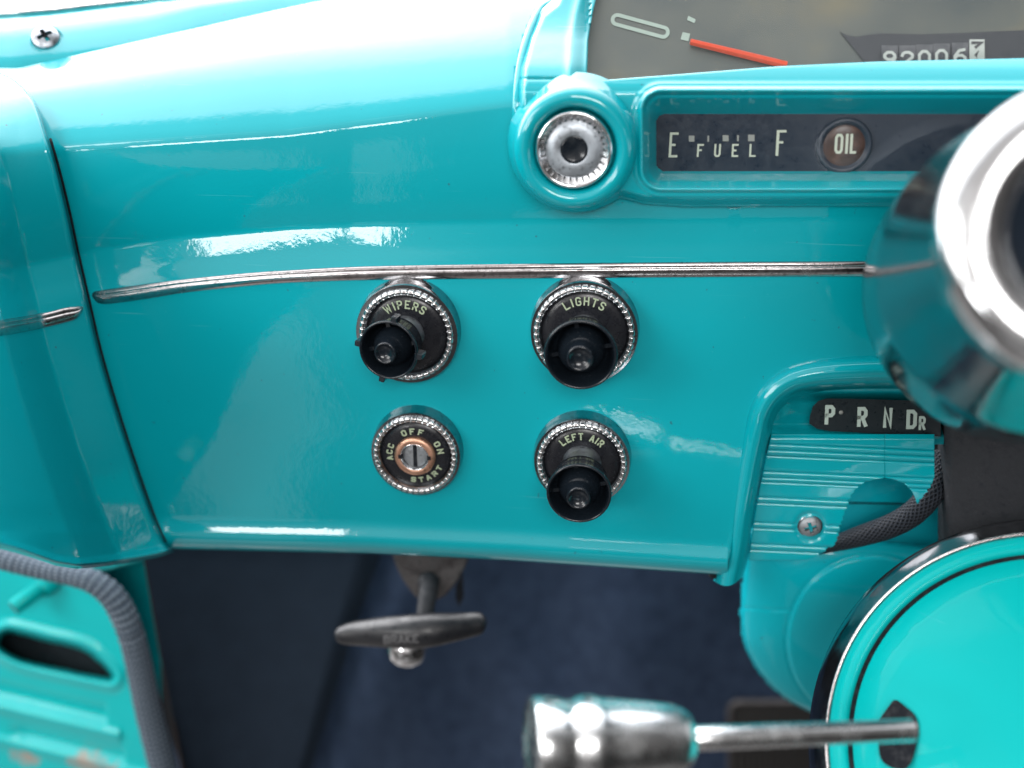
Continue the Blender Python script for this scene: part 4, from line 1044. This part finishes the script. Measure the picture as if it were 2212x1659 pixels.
def kick_paint():
    m, nt, b = base_mat('teal_paint_scraped_lit', (0, .54, .55), .4, 0, .4, .6, .05)  # scraped teal, its base lightened to stand for low light from the door
    tc = N(nt, 'ShaderNodeTexCoord')
    masks = []
    for (px, py, sx, sy) in ((60, 1634, .016, .0075), (205, 1640, .024, .012)):
        c = P(px, py, 66) - kick.location
        mp = N(nt, 'ShaderNodeMapping'); mp.inputs['Location'].default_value = (-c.x / sx, 0, -c.z / sy); mp.inputs['Scale'].default_value = (1 / sx, 0, 1 / sy)
        nt.links.new(tc.outputs['Object'], mp.inputs[0])
        ln = N(nt, 'ShaderNodeVectorMath', operation='LENGTH'); nt.links.new(mp.outputs[0], ln.inputs[0])
        nz = nnoise(nt, 130, 5, .6); ad = N(nt, 'ShaderNodeMath', operation='MULTIPLY_ADD'); ad.inputs[1].default_value = 2.2; nt.links.new(nz.outputs['Fac'], ad.inputs[0])
        nt.links.new(ln.outputs['Value'], ad.inputs[2])
        masks.append(ramp(nt, ad.outputs[0], [(0, (1, 1, 1)), (1.0, (1, 1, 1))]))
        r = masks[-1]; 
        lt = N(nt, 'ShaderNodeMath', operation='LESS_THAN'); lt.inputs[1].default_value = 1.85; nt.links.new(ad.outputs[0], lt.inputs[0]); masks[-1] = lt.outputs[0]
    mx = N(nt, 'ShaderNodeMath', operation='MAXIMUM'); nt.links.new(masks[0], mx.inputs[0]); nt.links.new(masks[1], mx.inputs[1])
    rn = nnoise(nt, 90, 5); rc_ = ramp(nt, rn.outputs['Fac'], [(.35, (.16, .42, .42)), (.5, (.30, .40, .37)), (.68, (.42, .33, .27))])
    bg = nnoise(nt, 20, 3); bc = ramp(nt, bg.outputs['Fac'], [(.3, (0, .52, .53)), (.7, (0, .56, .57))])
    nt.links.new(mixc(nt, mx.outputs[0], bc.outputs[0], rc_.outputs[0]), b.inputs['Base Color'])
    w = nnoise(nt, 40, 3); bump(nt, b, w.outputs['Fac'], .35, .002, 'Coat Normal'); return m
kf = gridf(KX.shape[0], KX.shape[1]); ins = ssl.reshape(-1)
kfm = [1 if min(ins[i] for i in q) > 0 else 0 for q in kf]
mk('panel_sheet', kv.reshape(-1, 3), kf, None, kick, mats=[kick_paint(), M['void']], fm=kfm)
v, f = lathe([(6.0, 0), (6.0, 9), (5.6, 9.6)], P(118, 1252, 62), (-.6, -1, -.35), 36); mk('bolt_washer', v, f, M['paint_bright'], kick)
v, f = lathe([(5.0, 6), (5.0, 26), (4.6, 26.8), (4.4, 26.8)], P(112, 1250, 62), (-.75, -1, -.45), 36); bo = mk('bolt', v, f, M['paint_bright'], kick)
v, f = lathe([(4.5, 26.8), (3.5, 27.2), (2, 26.6), (.01, 26.4)], P(112, 1250, 62), (-.75, -1, -.45), 36); mk('bolt_tip', v, f, M['brass'] if 'brass' in M else M['steel'], bo)

# grey knitted windlace
wl = smoothpath([(-120, 1170, 34, 20), (-40, 1194, 34, 23), (0, 1207, 34, 24), (83, 1228, 34, 24), (150, 1241, 33, 25), (198, 1255, 32, 27), (238, 1283, 32, 29), (264, 1322, 32, 30), (284, 1372, 33, 30), (301, 1439, 35, 31), (322, 1539, 38, 32), (352, 1658, 42, 34), (366, 1730, 44, 35)], 14)
v, f, uv = tube([P(q[0], q[1], q[2]) for q in wl], [1.08 * q[3] * mmpx(q[2]) * (1 + .05 * math.sin(i * 1.35) * (1 if 60 < i < 115 else .3)) for i, q in enumerate(wl)], 40)
wo = mk('windlace', v, f, M['knit'], None, uvs=uv); tag(wo, 'grey knitted windlace cord curving down the edge of the door pillar', 'windlace')

# navy kick board and its piping
kb_ = thing('kick_board', 'dark navy fabric kick board beneath the left end of the dashboard', 'kick board', P(560, 1450, 110))
v = []; bx_ = np.linspace(0, 1, 26); by_ = np.linspace(1120, 1760, 30)
def bl_(y): return float(np.interp(y, [1120, 1216, 1400, 1556, 1760], [305, 314, 345, 374, 412]))
def br_(y): return float(np.interp(y, [1120, 1190, 1330, 1659, 1760], [850, 826, 776, 672, 640]))
for y in by_:
    for s in bx_:
        x = bl_(y) + (br_(y) - bl_(y)) * s
        v.append(P(x, y, 105 - 40 * (1 - s) ** 1.5 + 2.5 * math.sin(s * 5 + y * .004) + 40 * max(0, s - .93) / .07 * .5))
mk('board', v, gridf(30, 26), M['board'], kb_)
pts = [P(bl_(y) + 1, y, 66) for y in np.linspace(1150, 1760, 30)]
v, f, _ = tube(pts, [.0011] * len(pts), 10); M['piping'] = plastic('brown_piping', (.035, .018, .014), .5); mk('piping', v, f, M['piping'], kb_)

# ------------------------------------------------------------------ carpeted floor and toe board (setting)
v = []; fx = np.linspace(380, 2700, 80); fy = np.linspace(1080, 1800, 40)
for y in fy:
    for x in fx:
        d = 300 - (y - 1080) * .10 + 6 * math.sin(x * .011 + y * .006) + 4 * math.sin(x * .023 - y * .01)
        seam = br_(y) + 20
        d += 14 * math.exp(-((x - seam) / 26) ** 2)
        v.append(P(x, y, d))
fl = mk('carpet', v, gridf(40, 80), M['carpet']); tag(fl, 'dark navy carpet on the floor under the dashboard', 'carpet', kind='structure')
# big dark body shell behind everything so no daylight shows through gaps
v = [(-1.2, .55, -.9), (1.2, .55, -.9), (1.2, .55, .02), (-1.2, .55, .02)]
sh = mk('firewall', v, [(0, 1, 2, 3)], M['void'], smooth=False); tag(sh, 'black bulkhead behind the dashboard', 'bulkhead', kind='structure')

# pedal
ped = thing('brake_pedal', 'grey ribbed rubber pedal pad with metal surround, on the carpet under the lever', 'pedal', P(1700, 1600, 240))
PO = [(1573, 1740), (1571, 1540), (1576, 1520), (1592, 1512), (1700, 1510), (1810, 1514), (1826, 1524), (1832, 1545), (1835, 1740)]
po = smoothpath(PO, 5); 
PX_, PY_ = np.meshgrid(np.arange(1566, 1846, 2.5), np.arange(1504, 1740, 2.5))
sdp = rrsdf(PX_, PY_, 1571, 1511, 1836, 1900, 26)
dp = 232 - 4 * sm(sdp, 0, 6) + 3 * sm(sdp, 10, 16) + 30 * (1 - sm(sdp, -2, 2)) - 2.2 * (np.sin(PX_ * .5) > .1) * (sdp > 22) * (PY_ > 1560)
m_ = sdp > -4; idx = -np.ones(m_.shape, int); idx[m_] = np.arange(m_.sum()); vc = V(PX_, PY_, dp)[m_]; fc = []; fmm = []
for r_ in range(m_.shape[0] - 1):
    for c_ in range(m_.shape[1] - 1):
        q = (idx[r_, c_], idx[r_, c_ + 1], idx[r_ + 1, c_ + 1], idx[r_ + 1, c_])
        if min(q) >= 0: fc.append(q); fmm.append(0 if sdp[r_, c_] > 12 else 1)
mk('pad', vc, fc, None, ped, mats=[M['pedal'], M['steel']], fm=fmm)
